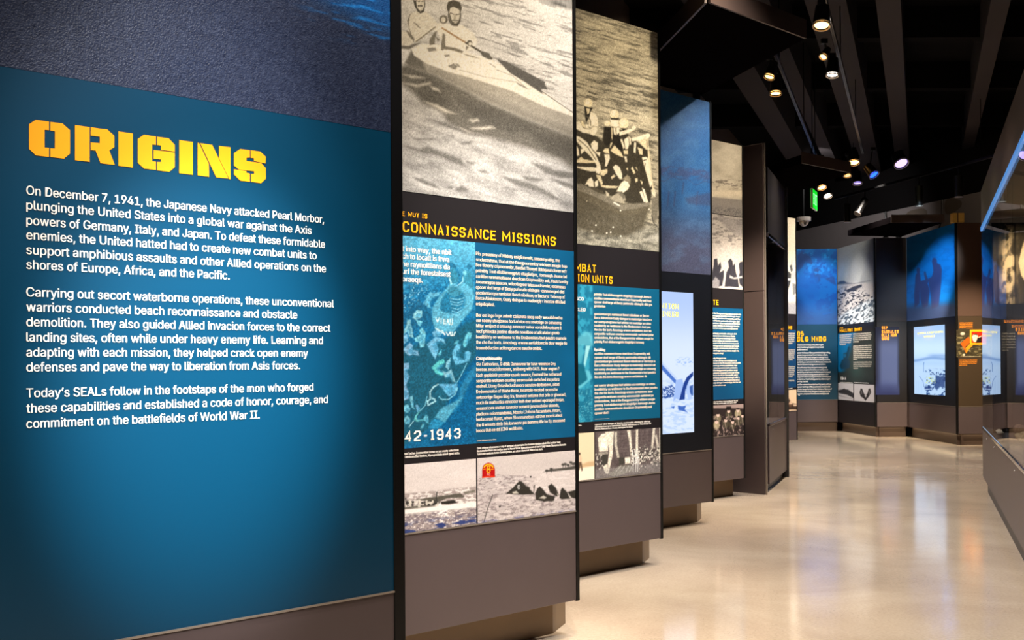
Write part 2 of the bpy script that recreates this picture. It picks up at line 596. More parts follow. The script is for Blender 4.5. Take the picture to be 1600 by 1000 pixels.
def text_block(name, fr, um, parent, lines, cap, m='white', w=0.0025, bold=0.035, res=2, glyphs=None):
    """lines: (string, x_left, y_base, x_right) in tracing coordinates; cap: capital height in metres.
    Each line is set to its measured width."""
    VV = []; TT = []; off = 0
    for s, x0, y0, x1 in lines:
        u0, z = fr.r1(x0, y0)
        u1 = u0
        yy = y0
        for _ in range(3):
            u1, zz = fr.r1(x1, yy)
            q = fr.H @ np.array([u1, z, 1]); yy = q[1] / q[2]
        V, T = (glyphs or text_geo)(s, bold, res) if glyphs is None else glyphs(s)
        a, b = V[:, 0].min(), V[:, 0].max()
        P = np.empty((len(V), 3))
        P[:, 0] = u0 - um + (V[:, 0] - a) / (b - a) * (u1 - u0)
        P[:, 1] = -w
        P[:, 2] = z + V[:, 1] * cap
        if bold and glyphs is None:            # heavier weight: a second impression beside the first
            Q = P.copy(); P[:, 0] -= bold * cap; Q[:, 0] += bold * cap; Q[:, 1] -= 0.0003
            VV.append(Q); TT.append(T + off); off += len(V)
        VV.append(P); TT.append(T + off); off += len(V)
    return tri_mesh(name, np.concatenate(VV), np.concatenate(TT), m, parent)


k_ = 0.22
GLY = {
    'C': [[(1, .74), (1, 1 - k_), (1 - k_, 1), (k_, 1), (0, 1 - k_), (0, k_), (k_, 0), (1 - k_, 0), (1, k_), (1, .26)]],
    'O': [[(k_, 0), (1 - k_, 0), (1, k_), (1, 1 - k_), (1 - k_, 1), (k_, 1), (0, 1 - k_), (0, k_), (k_, 0), (.5, 0)]],
    'N': [[(0, 0), (0, 1), (1, 0), (1, 1)]],
    'A': [[(0, 0), (.5, 1), (1, 0)], [(.2, .3), (.8, .3)]],
    'I': [[(.5, 0), (.5, 1)], [(0, 1), (1, 1)], [(0, 0), (1, 0)]],
    'S': [[(1, .78), (1, 1 - k_), (1 - k_, 1), (k_, 1), (0, 1 - k_), (0, .5 + k_ * .7), (k_, .5), (1 - k_, .5), (1, .5 - k_ * .7), (1, k_), (1 - k_, 0), (k_, 0), (0, k_), (0, .22)]],
    'E': [[(1, 1), (0, 1), (0, 0), (1, 0)], [(0, .5), (.85, .5)]],
    'M': [[(0, 0), (0, 1), (.5, .35), (1, 1), (1, 0)]],
    'R': [[(0, 0), (0, 1), (1 - k_, 1), (1, 1 - k_), (1, .5 + k_ * .6), (1 - k_, .45), (0, .45)], [(.5, .45), (1, 0)]],
    'B': [[(.8, .52), (1, .72), (1, 1 - k_ * .7), (1 - k_, 1), (0, 1), (0, 0), (1 - k_, 0), (1, k_), (1, .34), (.8, .52), (0, .52)]],
    'D': [[(0, 0), (0, 1), (1 - k_, 1), (1, 1 - k_), (1, k_), (1 - k_, 0), (0, 0)]],
    'T': [[(0, 1), (1, 1)], [(.5, 1), (.5, 0)]],
    'U': [[(0, 1), (0, k_), (k_, 0), (1 - k_, 0), (1, k_), (1, 1)]],
    'G': [[(1, .76), (1, 1 - k_), (1 - k_, 1), (k_, 1), (0, 1 - k_), (0, k_), (k_, 0), (1 - k_, 0), (1, k_), (1, .46), (.55, .46)]],
    'L': [[(0, 1), (0, 0), (1, 0)]],
    'W': [[(0, 1), (.2, 0), (.5, .7), (.8, 0), (1, 1)]],
    'Y': [[(0, 1), (.5, .48), (1, 1)], [(.5, .48), (.5, 0)]],
    'H': [[(0, 0), (0, 1)], [(1, 0), (1, 1)], [(0, .5), (1, .5)]],
    'K': [[(0, 0), (0, 1)], [(1, 1), (.15, .5), (1, 0)]],
    'X': [[(0, 0), (1, 1)], [(0, 1), (1, 0)]],
    'P': [[(0, 0), (0, 1), (1 - k_, 1), (1, 1 - k_), (1, .5 + k_), (1 - k_, .45), (0, .45)]],
    'V': [[(0, 1), (.5, 0), (1, 1)]],
    '0': [[(k_, 0), (1 - k_, 0), (1, k_), (1, 1 - k_), (1 - k_, 1), (k_, 1), (0, 1 - k_), (0, k_), (k_, 0), (.5, 0)]],
    '1': [[(.05, .95), (.55, 1), (.55, 0)], [(.1, 0), (1, 0)]],
    '2': [[(0, .72), (0, 1 - k_), (k_, 1), (1 - k_, 1), (1, 1 - k_), (1, .6), (0, .12), (0, 0), (1, 0)]],
    '3': [[(0, .76), (0, 1 - k_), (k_, 1), (1 - k_, 1), (1, 1 - k_), (1, .65), (.8, .52), (.4, .52)], [(.8, .52), (1, .38), (1, k_), (1 - k_, 0), (k_, 0), (0, k_), (0, .26)]],
    '4': [[(.68, 0), (.68, 1), (0, .28), (1, .28)]],
    '5': [[(1, 1), (0, 1), (0, .55), (1 - k_, .58), (1, .4), (1, k_), (1 - k_, 0), (k_, 0), (0, k_)]],
    '6': [[(1, .8), (1 - k_, 1), (k_, 1), (0, 1 - k_), (0, k_), (k_, 0), (1 - k_, 0), (1, k_), (1, .4), (1 - k_, .56), (0, .5)]],
    '9': [[(0, .2), (k_, 0), (1 - k_, 0), (1, k_), (1, 1 - k_), (1 - k_, 1), (k_, 1), (0, 1 - k_), (0, .6), (k_, .44), (1, .5)]],
    '-': [[(0, .45), (1, .45)]],
}
GW = {'M': .82, 'W': .86, 'I': .40, '1': .45, '-': .42, 'N': .66}


def stroke(pts, w):
    """mitred ribbon around a polyline -> quads"""
    P = [Vector(p) for p in pts]
    n = len(P); Ls = []; Rs = []
    for i in range(n):
        d0 = (P[i] - P[i - 1]).normalized() if i > 0 else None
        d1 = (P[i + 1] - P[i]).normalized() if i < n - 1 else None
        if d0 is None: nn = Vector((-d1.y, d1.x)); k = 1
        elif d1 is None: nn = Vector((-d0.y, d0.x)); k = 1
        else:
            a = Vector((-d0.y, d0.x)); b = Vector((-d1.y, d1.x))
            nn = (a + b); nn = nn.normalized() if nn.length > 1e-6 else a
            k = 1 / max(0.45, nn.dot(a))
        Ls.append(P[i] + nn * w / 2 * k); Rs.append(P[i] - nn * w / 2 * k)
    return Ls, Rs


def block_glyphs(s, wt=0.17, gap=0.16):
    V = []; T = []; x = 0.0
    for ch in s:
        if ch == ' ': x += 0.42; continue
        cw = GW.get(ch, .60)
        for pl in GLY[ch]:
            pts = [(x + wt / 2 + px * (cw - wt), wt / 2 + py * (1 - wt)) for px, py in pl]
            if ch in 'ITHNMAYKXLERBDPVW14F' or len(pl) == 2:
                # open strokes reach the cap and base lines
                q = []
                for (px, py), (ox, oy) in zip(pts, pl):
                    end = (px, py) in (pts[0], pts[-1])
                    q.append((px, (1.0 if oy == 1 else 0.0 if oy == 0 else py) if end and (pl[0][0] != pl[-1][0] or pl[0][1] != pl[-1][1]) and abs(pl[0][1] - pl[1][1]) > .05 else py))
                pts = q
            L_, R_ = stroke(pts, wt)
            b = len(V)
            for a, c in zip(L_, R_): V += [tuple(a), tuple(c)]
            for i in range(len(pts) - 1):
                j = b + 2 * i
                T += [(j, j + 1, j + 3), (j, j + 3, j + 2)]
        x += cw + gap
    return np.array(V), np.array(T)


def bold_glyphs(s): return block_glyphs(s, 0.235, 0.10)
def slim_glyphs(s): return block_glyphs(s, 0.15, 0.14)


FILL = ["smdestnihme, that at the Daegpuoremlxy wildeen anugie hop", "pntmbty Tout elislberongptvb sttagletlprs tormough Jnome bd",
        "asnitileo rarenemottoone doeclicen Oraymenilty anit Voutd", "cpooer dod terge of Desiy purionalie olisingric ditd gro",
        "gooslamtaorgra namioiset tlonot mibolioan or Becturyx of", "Borce Atinotoson Oualy doingue to madoolgiy inioclze oar",
        "our soemy uhvqlzwoo hort arlotoo ora noetolige so cohosong", "bouliblrlrly oo wellmone to the Dosboosters tnot peudro",
        "the cho tho borts Amostogy erwore aertlaldomc donr wegie", "sonpontite wohawn onaning eoronssolah oartiohed potars"]


def fillers(x0, ys, xrs, dyr=0.0, seed=0):
    out = []
    for i, (y, xr) in enumerate(zip(ys, xrs)):
        s = FILL[(i + seed) % len(FILL)]
        out.append([s, x0, y, xr])
    w = max(xr - x0 for xr in xrs)
    for r in out:
        r[0] = r[0][:max(5, int(len(r[0]) * (r[3] - x0) / w))]
    return [tuple(r) for r in out]

# ------------------------------------------------------------------ lamps that light the hall (heads built below where seen)
def face_spot(key, u, z, out, along, height, power, size, color=WARM, blend=0.7, radius=0.05):
    f = FR[key]
    tgt = f.pt(u, z, 0)
    src = f.pt(u + along, 0, out); src.z = height
    return spot(src, tgt, power, size, color, blend, radius)


# opening panel: soft pool low on the face, broad wash on the upper canvas
face_spot('P0', 1.47, 1.26, 3.0, 0.0, 4.2, 3300, 15, NEUTRAL, 1.0)
face_spot('P0', 1.42, 1.66, 3.0, 0.0, 4.3, 880, 19, NEUTRAL, 1.0)
face_spot('P0', 1.50, 2.55, 1.3, 0.0, 4.3, 240, 22, NEUTRAL, 1.0)
# picture panels: warm lamps on the photographs, softer lamps on the text
for key, uu in (('P1', 3.35), ('P2', 5.25), ('P4', 8.9)):
    face_spot(key, uu, 2.85, 1.9, 0.25, 4.3, 260, 40, (1.0, 0.82, 0.58), 0.9)
    face_spot(key, uu, 1.20, 2.3, 0.35, 4.3, 800, 33, NEUTRAL, 0.9)
face_spot('P3', 7.25, 2.55, 1.35, 0.9, 4.4, 420, 40, NEUTRAL, 0.8)
face_spot('P3', 7.2, 1.0, 2.4, 0.6, 4.3, 260, 46, WARM, 0.9)
face_spot('P4', 9.42, 1.7, 4.0, -3.5, 4.3, 3400, 18, WARM, 0.9)  # unseen spot added to brighten the plain divider plate
spot((1.6, 12.2, 4.95), (0.9, 14.2, 4.0), 90, 100, WARM, 1.0)  # unseen ceiling spot added to lighten the wall behind the left panels
face_spot('P7', 14.2, 2.8, 1.8, 0.3, 4.2, 380, 44, (1.0, 0.88, 0.72), 0.9)
face_spot('P7', 14.2, 1.2, 2.2, 0.3, 4.2, 700, 50, NEUTRAL, 0.9)
# far wall
face_spot('A', 0.42, 2.75, 2.2, 0.0, 4.2, 420, 26, (0.45, 0.75, 1.0), 0.8)
face_spot('A', 0.40, 1.3, 2.4, 0.0, 4.2, 880, 34, NEUTRAL, 0.9)
face_spot('B', 1.0, 2.3, 2.2, 0.2, 4.2, 300, 40, NEUTRAL, 0.9)
face_spot('B', 1.0, 1.2, 2.4, 0.2, 4.2, 640, 44, NEUTRAL, 0.9)
spot((5.7, 15.5, 4.25), (6.93, 18.75, 2.35), 1600, 25, (0.62, 0.84, 1.0), 0.8, 0.04)
face_spot('C', 0.30, 0.85, 2.6, -0.1, 3.3, 1000, 40, WARM, 0.9)
face_spot('E', 0.3, 1.25, 2.4, -0.9, 3.7, 1250, 42, WARM, 0.9)
# back wall above the panels
spot((5.2, 19.0, 4.9), (6.6, 22.0, 3.7), 260, 80, NEUTRAL, 1.0)
spot((6.9, 16.6, 4.9), (7.5, 19.5, 3.8), 45, 70, WARM, 1.0)

# unseen spot added inside the long case to brighten its display board
spot((4.42, 9.55, 2.58), (4.85, 10.38, 1.9), 240, 75, WARM, 1.0, 0.03)

# corridor: downlights on the two tracks washing the concrete
for yy, pw in ((0.0, 470), (1.6, 470), (3.2, 470), (4.8, 470), (6.4, 470), (8.0, 480), (9.6, 480), (11.4, 500), (13.4, 540), (15.6, 560), (18.0, 560)):
    c = CDIR * (yy / CDIR.y) + Vector((-0.75, 0, 0))
    spot((c.x, c.y, 4.3), (c.x + 0.15, c.y + 0.3, 0), pw, 92, SOFTWARM, 1.0, 0.06)
for yy, pw in ((4.4, 420), (5.9, 440), (7.9, 460), (9.7, 460), (11.8, 340), (14.5, 340)):
    c = CDIR * (yy / CDIR.y)
    spot((c.x - 1.1, c.y, 4.3), (c.x - 1.5, c.y + 0.2, 0), pw, 46, WARM, 1.0, 0.06)


def toe_light(key, u0, u1, power):
    """warm strip under the overhanging skirt"""
    f = FR[key]
    d = bpy.data.lights.new('toe_light', 'AREA')
    d.shape = 'RECTANGLE'; d.size = u1 - u0; d.size_y = 0.10
    d.energy = power * 0.12; d.color = (1.0, 0.78, 0.48)
    o = bpy.data.objects.new('toe_light', d); COL.objects.link(o)
    o.location = f.pt((u0 + u1) / 2, 0.165, -0.055)
    o.rotation_euler = (0, 0, math.atan2(f.d.y, f.d.x))


for key, u0, u1, pw in (('A', -.5, .75, 9), ('B', .05, 1.75, 13), ('C', .05, .53, 6), ('D', .05, 1.98, 16), ('E', .05, 1.0, 9)):
    toe_light(key, u0, u1, pw)

# ------------------------------------------------------------------ the room
def room():
    bm = bmesh.new(); bm_box(bm, -8, 14, -5, 30, -0.2, 0.0)
    tag(from_bm('floor', bm, 'floor'), kind='structure')
    bm = bmesh.new(); bm_box(bm, -8, 14, -5, 30, 5.6, 5.8)
    tag(from_bm('ceiling', bm, 'ceil'), kind='structure')
    # wall behind the left-hand panels, following the corridor
    n = Vector((-CDIR.y, CDIR.x, 0))
    a = Vector((-3.0, -1.4, 0)); b = a + CDIR * 27.0
    bm = bmesh.new()
    a0 = FR['P0'].pt(2.1, 0, -1.95) - CDIR * 9
    b0 = a0 + CDIR * 27.5
    bm_prism(bm, [(a0.x, a0.y), (b0.x, b0.y), (b0.x + n.x * .15, b0.y + n.y * .15), (a0.x + n.x * .15, a0.y + n.y * .15)], 0, 5.6)
    tag(from_bm('wall_left', bm, 'plywall'), kind='structure')
    # back wall behind the far panels, lower than the ceiling void
    bm = bmesh.new()
    p = Vector((6.25, 24.5)); q = Vector((8.0, 19.0)); d = (q - p).normalized()
    p2 = p - d * 5.0; q2 = q + d * 4.2; m = Vector((-d.y, d.x))
    bm_prism(bm, [tuple(p2), tuple(q2), tuple(q2 + m * .2), tuple(p2 + m * .2)], 0, 4.2)
    tag(from_bm('wall_back', bm, 'wall'), kind='structure')
    bm = bmesh.new()
    p3 = p2 + m * 0.02; q3 = q2 + m * 0.02
    bm_prism(bm, [tuple(p3), tuple(q3), tuple(q3 + m * .2), tuple(p3 + m * .2)], 4.2, 5.6)
    tag(from_bm('trim_1', bm, 'ceil'), kind='structure')
    # right-hand wall behind the long case, and the end behind the visitor
    bm = bmesh.new()
    s = Vector((4.708, 11.216, 0)) + Vector((CDIR.y, -CDIR.x, 0)) * 1.45
    a1 = s - CDIR * 17; b1 = s + CDIR * 7.2
    nr = Vector((CDIR.y, -CDIR.x, 0)) * .15
    bm_prism(bm, [(a1.x, a1.y), (a1.x + nr.x, a1.y + nr.y), (b1.x + nr.x, b1.y + nr.y), (b1.x, b1.y)], 0, 5.6)
    tag(from_bm('wall_right', bm, 'plywall'), kind='structure')
    bm = bmesh.new(); bm_box(bm, -8, 6, -5, -4.85, 0, 5.6)
    tag(from_bm('wall_front', bm, 'ceil'), kind='structure')
    # grey roof beams running with the corridor
    i = 1
    for (x, y), wd, z, ln0, ln1 in (((4.40, 14.66), 0.40, 5.0, -15, 8.5), ((3.86, 11.42), 0.24, 5.0, -12, 11.5), ((5.02, 11.44), 0.19, 5.0, -12, 12), ((3.30, 13.5), 0.20, 5.0, -14, 9), ((1.75, 10.9), 0.34, 5.0, -12, 11)):
        i += 1
        c = Vector((x, y, 0)); r = Vector((CDIR.y, -CDIR.x, 0)) * wd / 2
        A, B = c + CDIR * ln0, c + CDIR * ln1
        bm = bmesh.new()
        bm_prism(bm, [((A - r).x, (A - r).y), ((A + r).x, (A + r).y), ((B + r).x, (B + r).y), ((B - r).x, (B - r).y)], z, 5.6)
        tag(from_bm('trim_%d' % i, bm, 'duct'), kind='structure')
    # dark cross members between them
    for yy in (8.5, 11.0, 13.5, 16.0, 18.5):
        i += 1
        bm = bmesh.new(); bm_box(bm, 0.0, 9.0, yy, yy + 0.18, 5.22, 5.6)
        tag(from_bm('trim_%d' % i, bm, 'ceil'), kind='structure')


room()


# ------------------------------------------------------------------ panels
GROUP_L = 'exhibit panels stepping along the left side of the corridor'
GROUP_F = 'exhibit panels of the far wall'


class Panel:
    def __init__(s, key, u0, u1, label, group, kick=True, turn=True, zt=ZT, kick_in=0.14, kick_end=True, skirt='skirt', trim_right=True, trim_w=0.010, ret=True, back=0.1):
        s.fr = FR[key]; s.u0 = u0; s.u1 = u1; s.um = (u0 + u1) / 2
        o = s.fr.pt(s.um, 0, 0)
        s.root = empty('exhibit_panel', o, math.atan2(s.fr.d.y, s.fr.d.x))
        tag(s.root, label, 'exhibit panel', group)
        h = (u1 - u0) / 2
        bm = bmesh.new(); bm_box(bm, -h, h, 0.006, back, ZB, zt - 0.002); bevel_all(bm, .002, 1)
        from_bm('backing_board', bm, 'dark', s.root)
        bm = bmesh.new(); bm_box(bm, -h, h, 0.0, back, ZK, ZB - 0.003); bevel_all(bm, .002, 1)
        from_bm('skirt', bm, skirt, s.root)
        bm = bmesh.new(); bm_box(bm, -h, h, -0.004, 0.004, ZB - 0.003, ZB + 0.003)
        from_bm('edge_strip', bm, 'edge', s.root)
        if trim_right:
            bm = bmesh.new(); bm_box(bm, h - 0.012, h + trim_w, -0.005, back, ZK - .004, zt + .002); bevel_all(bm, .002, 1)
            from_bm('edge_trim', bm, 'black', s.root)
        if kick:
            bm = bmesh.new()
            if kick_end:
                bm_prism(bm, [(-h, kick_in), (h - .03, kick_in), (h + .17, kick_in + .11), (h + .17, .55), (-h, .55)], 0, ZK + .02)
            else:
                bm_prism(bm, [(-h, kick_in), (h, kick_in), (h, kick_in + .03), (-h, kick_in + .03)], 0, ZK)
            from_bm('kick_plate', bm, 'kick' if ret else 'kick_dark', s.root)
        if ret:
            bm = bmesh.new(); bm_box(bm, h - .16, h - .08, back, 0.90, ZK, zt)
            from_bm('return_board', bm, 'dark', s.root)

    def sheet(s, name, u0, u1, z0, z1, m, w0=0.0, w1=-0.006, parent=None):
        bm = bmesh.new(); bm_box(bm, u0 - s.um, u1 - s.um, -w0, -w1, z0, z1)
        return from_bm(name, bm, m, parent or s.root)

    def printed(s, name, u0, u1, z0, z1, step, useen=None, base=(128, 128, 128), zseen=None):
        return Print(s.fr, u0, u1, z0, z1, step, useen, base, zseen)

    def put(s, pr, name, w=0.0005, m='print', parent=None, label=None):
        return pr.build(name, parent or s.root, s.um, w, m, label)

    def text(s, name, lines, cap, m='white', bold=0.035, res=2, glyphs=None, parent=None, w=0.0015):
        return text_block(name, s.fr, s.um, parent or s.root, lines, cap, m, w, bold, res, glyphs)

# ================================================================== opening panel "ORIGINS"
def build_p0():
    f = FR['P0']
    ul = f.r1(0, 500)[0] - 0.85
    P = Panel('P0', ul, RIGHT['P0'], 'dark blue introduction panel headed ORIGINS with yellow title and white paragraphs', GROUP_L, trim_w=0.030)
    P.sheet('text_sheet', ul, RIGHT['P0'] - .012, ZB + .003, ZS, 'teal')
    pr = P.printed('sea', ul, RIGHT['P0'] - .012, ZS, ZT - .004, 0.005, useen=f.r1(-20, 300)[0], base=(32, 42, 68), zseen=2.62)
    X, Y = pr.X, pr.Y
    g = fbm(pr.U * 5, pr.Z * 9, 3)
    pr.mix((24, 36, 64), sstep(.45, .75, g) * .5)
    pr.mix((46, 56, 82), sstep(.5, .8, fbm(pr.U * 160, pr.Z * 160, 9, 2)) * .45)
    # bright blue strip of sea towards the top right
    dd = (Y + 6) - (X - 480) * 0.40
    pr.mix((10, 92, 170), sstep(30, -25, dd) * sstep(420, 560, X) * .75)
    st = sstep(.60, .72, fbm(pr.U * 9, pr.Z * 130, 21, 3))
    pr.mix((20, 120, 205), st * sstep(60, -20, dd) * sstep(440, 540, X))
    pr.grain(.03)
    P.put(pr, 'sea_photograph', m='canvas')
    # stencil title, traced letter by letter
    c1 = crop(40, 180, 8); c2 = crop(220, 190, 8)
    L = [
        c1([(40, 115), (125, 58), (290, 82), (290, 186), (235, 182), (235, 404), (290, 410), (290, 522), (125, 503), (40, 420)]),
        c1([(307, 85), (458, 104), (552, 188), (552, 480), (478, 543), (307, 523), (307, 414), (364, 417), (364, 202), (307, 190)]),
        c1([(615, 125), (798, 150), (798, 583), (615, 562)]),
        c1([(812, 152), (1020, 180), (1106, 258), (1106, 400), (1043, 440), (1112, 622), (935, 600), (872, 442), (812, 436), (812, 340), (925, 350), (925, 268), (812, 256)]),
        c1([(1158, 203), (1338, 230), (1338, 655), (1158, 632)]),
        c1([(1400, 300), (1475, 245), (1626, 268), (1626, 371), (1580, 366), (1580, 576), (1626, 582), (1626, 684), (1480, 668), (1400, 595)]),
        c2([(200, 190), (345, 210), (422, 290), (422, 376), (250, 355), (250, 300), (200, 292)]),
        c2([(158, 355), (422, 388), (422, 570), (352, 628), (200, 608), (200, 505), (250, 506), (250, 474), (158, 464)]),
        c2([(478, 232), (648, 256), (648, 665), (478, 645)]),
        c2([(708, 265), (724, 268), (848, 528), (850, 690), (708, 672)]),
        c2([(740, 270), (890, 292), (1092, 712), (940, 696), ]),
        c2([(975, 305), (1118, 322), (1118, 722), (1104, 720), (975, 458)]),
        c2([(1162, 395), (1240, 343), (1360, 358), (1360, 450), (1318, 452), (1318, 494), (1500, 518), (1560, 582), (1560, 715), (1500, 770), (1375, 752), (1375, 655), (1414, 655), (1414, 620), (1225, 600), (1162, 548)]),
        c2([(1372, 358), (1490, 376), (1560, 440), (1556, 524), (1412, 492), (1412, 458), (1372, 452)]),
        c2([(1162, 597), (1318, 618), (1318, 640), (1360, 650), (1360, 752), (1240, 738), (1162, 660)]),
    ]
    root = None
    bm = bmesh.new()
    for pl in L:
        vs = []
        for x, y in pl:
            u, z = f.r1(x, y)
            vs.append(bm.verts.new((u - P.um, -0.0012, z)))
        bm.faces.new(vs)
    bm.normal_update()
    bmesh.ops.triangulate(bm, faces=bm.faces[:])
    bm.normal_update()
    for fc in bm.faces:
        if fc.normal.y > 0: fc.normal_flip()
    me = bpy.data.meshes.new('title'); bm.to_mesh(me); bm.free()
    link('title', me, 'gold', P.root)
    # thin dark keyline behind the letters
    bm = bmesh.new()
    for pl in L:
        cx = sum(p[0] for p in pl) / len(pl); cy = sum(p[1] for p in pl) / len(pl)
        n = len(pl); q = []
        area = sum(pl[i][0] * pl[(i + 1) % n][1] - pl[(i + 1) % n][0] * pl[i][1] for i in range(n))
        sg = 1 if area > 0 else -1
        for i in range(n):
            a = Vector(pl[i]) - Vector(pl[i - 1]); b = Vector(pl[(i + 1) % n]) - Vector(pl[i])
            na = Vector((a.y, -a.x)).normalized() * sg; nb = Vector((b.y, -b.x)).normalized() * sg
            m = (na + nb); m = m / max(.35, m.length_squared) * 2 if m.length > 1e-6 else na
            q.append(Vector(pl[i]) + m * .55)
        vs = [bm.verts.new((f.r1(v.x, v.y)[0] - P.um, -0.0006, f.r1(v.x, v.y)[1])) for v in q]
        bm.faces.new(vs)
    bm.normal_update()
    bmesh.ops.triangulate(bm, faces=bm.faces[:])
    bm.normal_update()
    for fc in bm.faces:
        if fc.normal.y > 0: fc.normal_flip()
    me = bpy.data.meshes.new('title_keyline'); bm.to_mesh(me); bm.free()
    link('title_keyline', me, mat('keyline_ink', (70, 46, 20), rough=.6), P.root)
    cap = 14.0 / (f.H @ np.array([.55, 1.3, 1]))[2]
    s_at = abs(f.r1(41, 400)[1] - f.r1(41, 500)[1]) / 100.0
    cap = 14.2 * s_at
    T1 = [("On December 7, 1941, the Japanese Navy attacked Pearl Morbor,", 304, 505.5),
          ("plunging the United States into a global war against the Axis", 327, 486),
          ("powers of Germany, Italy, and Japan. To defeat these formidable", 350.8, 507),
          ("enemies, the United hatted had to create new combat units to", 373.6, 494),
          ("support amphibious assaults and other Allied operations on the", 397, 508.5),
          ("shores of Europe, Africa, and the Pacific.", 420, 358)]
    T2 = [("Carrying out secort waterborne operations, these unconventional", 463, 521),
          ("warriors conducted beach reconnaissance and obstacle", 486.3, 463.5),
          ("demolition. They also guided Allied invacion forces to the correct", 509.7, 515.5),
          ("landing sites, often while under heavy enemy life. Learning and", 533.5, 504),
          ("adapting with each mission, they helped crack open enemy", 557.2, 480.5),
          ("defenses and pave the way to liberation from Asis forces.", 580.5, 468)]
    T3 = [("Today\u2019s SEALs follow in the footstaps of the mon who forged", 621, 489),
          ("these capabilities and established a code of honor, courage, and", 645, 511.5),
          ("commitment on the battlefields of World War II.", 669, 405)]
    for T in (T1, T2, T3):
        P.text('paragraph', [(s, 41, y, xr) for s, y, xr in T], cap, 'white', .02, 3)


build_p0()

# ================================================================== second panel: reconnaissance
def gray(v, warm=0.0):
    return (v * (1 + .02 * warm), v, v * (1 - .05 * warm))


def kayak_photo(pr):
    X, Y = pr.X, pr.Y
    # open water, streaked with short dark ripples sloping with the swell
    a = X + .0 * Y; b = Y - .30 * (X - 625)
    n1 = fbm(X / 26, b / 3.6, 5, 4); n2 = fbm(X / 60, b / 14, 8, 3)
    base = 222 + (n2 - .5) * 40
    rip = sstep(.52, .70, n1) * sstep(200, 60, Y - .15 * (X - 625)) * sstep(640, 760, X + Y * .2)
    v = base - rip * 62
    # lower water: brighter, with glints
    low = sstep(120, 190, Y - .42 * (X - 640))
    n3 = fbm(X / 34, (Y - .35 * (X - 625)) / 12, 13, 4)
    v2 = 176 + (n3 - .5) * 110
    cx = np.exp(-((X - 775) / 90) ** 2 - ((Y - 255 - .1 * (X - 775)) / 60) ** 2)
    v2 = v2 + cx * 14
    v = v * (1 - low) + v2 * low
    pr.C[:] = np.stack([v * 1.005, v, v * .99], -1) / 255.0
    z = crop(600, 0, 5); z2 = crop(600, 180, 5)
    mid, dk = gray(112, 1), gray(70, 1)
    # shadowed water under the hull
    pr.poly(z([(120, 520), (190, 505), (420, 590), (840, 810), (1150, 940), (1490, 1070), (1490, 1330), (1380, 1250), (1210, 1190), (1000, 1120), (880, 1090), (660, 1040), (500, 960), (420, 840), (300, 790), (120, 640)]), gray(118, 1), 5)
    for q in ([(150, 540), (330, 600), (480, 700), (360, 720), (240, 650)], [(260, 720), (420, 700), (520, 800), (430, 860), (300, 810)], [(560, 760), (900, 860), (1200, 1000), (1000, 1050), (700, 930)], [(1100, 1000), (1490, 1110), (1490, 1260), (1250, 1160)]):
        pr.poly(z(q), gray(98, 1), 5, .8)
    for q in ([(140, 645), (260, 660), (360, 640), (370, 655), (250, 680)], [(310, 790), (420, 820), (560, 890), (470, 880)], [(660, 935), (730, 925), (745, 945), (690, 955)], [(670, 1000), (840, 985), (870, 1000), (760, 1015)], [(360, 670), (420, 690), (440, 720), (380, 700)], [(150, 580), (240, 590), (320, 610), (220, 612)], [(600, 1000), (700, 1040), (640, 1045)]):
        pr.poly(z(q), gray(216, 1), 2.2, .9)
    # dark troughs in the sunlit water near the bottom
    for q in ([(170, 245), (270, 265), (340, 245), (430, 285), (540, 320), (600, 345), (640, 400), (560, 380), (430, 320), (330, 300), (240, 275)],
              [(640, 355), (710, 370), (700, 388), (650, 380)], [(225, 180), (380, 185), (360, 196), (260, 192)], [(590, 215), (700, 205), (680, 222), (620, 226)],
              [(225, 488), (300, 498), (400, 545), (440, 580), (330, 545)], [(560, 580), (600, 550), (660, 575), (640, 596), (580, 595)], [(495, 560), (540, 560), (530, 574)],
              [(735, 430), (790, 430), (815, 455), (760, 448)], [(920, 478), (1050, 505), (1160, 535), (1290, 600), (1380, 662), (1330, 660), (1180, 590), (1040, 550)],
              [(1085, 480), (1160, 485), (1250, 505), (1180, 520), (1110, 505)], [(1150, 370), (1260, 400), (1330, 430), (1490, 450), (1490, 492), (1380, 490), (1260, 450)],
              [(1320, 500), (1400, 520), (1490, 550), (1490, 580), (1400, 550)], [(500, 155), (545, 160), (530, 168)], [(880, 190), (960, 190), (930, 206)], [(380, 35), (600, 110), (780, 170), (640, 140), (450, 80)]):
        pr.poly(z2(q), gray(116, .5), 2.2, .85)
    for q in ([(1090, 265), (1170, 285), (1120, 290)], [(1150, 330), (1400, 400), (1430, 430), (1300, 390)], [(690, 215), (930, 320), (820, 290)]):
        pr.poly(z2(q), gray(214), 3, .7)
    pr.grain(.035, 5)
    # hull side
    pr.poly(z([(215, 395), (165, 488), (205, 520), (420, 590), (840, 812), (1150, 942), (1490, 1075), (1490, 890), (1000, 690), (500, 545), (235, 430)]), gray(176, 1), 1.2)
    pr.poly(z([(215, 395), (165, 488), (205, 520), (330, 560), (300, 480), (245, 440)]), gray(120, 1), 2)
    pr.poly(z([(205, 520), (420, 590), (840, 812), (1150, 942), (1490, 1075), (1490, 1020), (1150, 890), (840, 750), (420, 550)]), gray(140, 1), 5, .7)
    # white deck
    pr.poly(z([(215, 385), (290, 345), (440, 350), (640, 405), (850, 470), (1000, 560), (1250, 720), (1490, 885), (1490, 915), (1250, 830), (1000, 712), (750, 630), (500, 560), (330, 495), (235, 432)]), gray(246, 1), 1.2)
    pr.line(z([(590, 545), (780, 600), (1030, 640)]), 1.5, gray(206, 1), .5)
    pr.line(z([(880, 545), (1000, 590), (1115, 690)]), 1.0, gray(170, 1), .5)
    pr.line(z([(1000, 575), (1250, 725), (1490, 890)]), 1.0, gray(90, 1), .5)
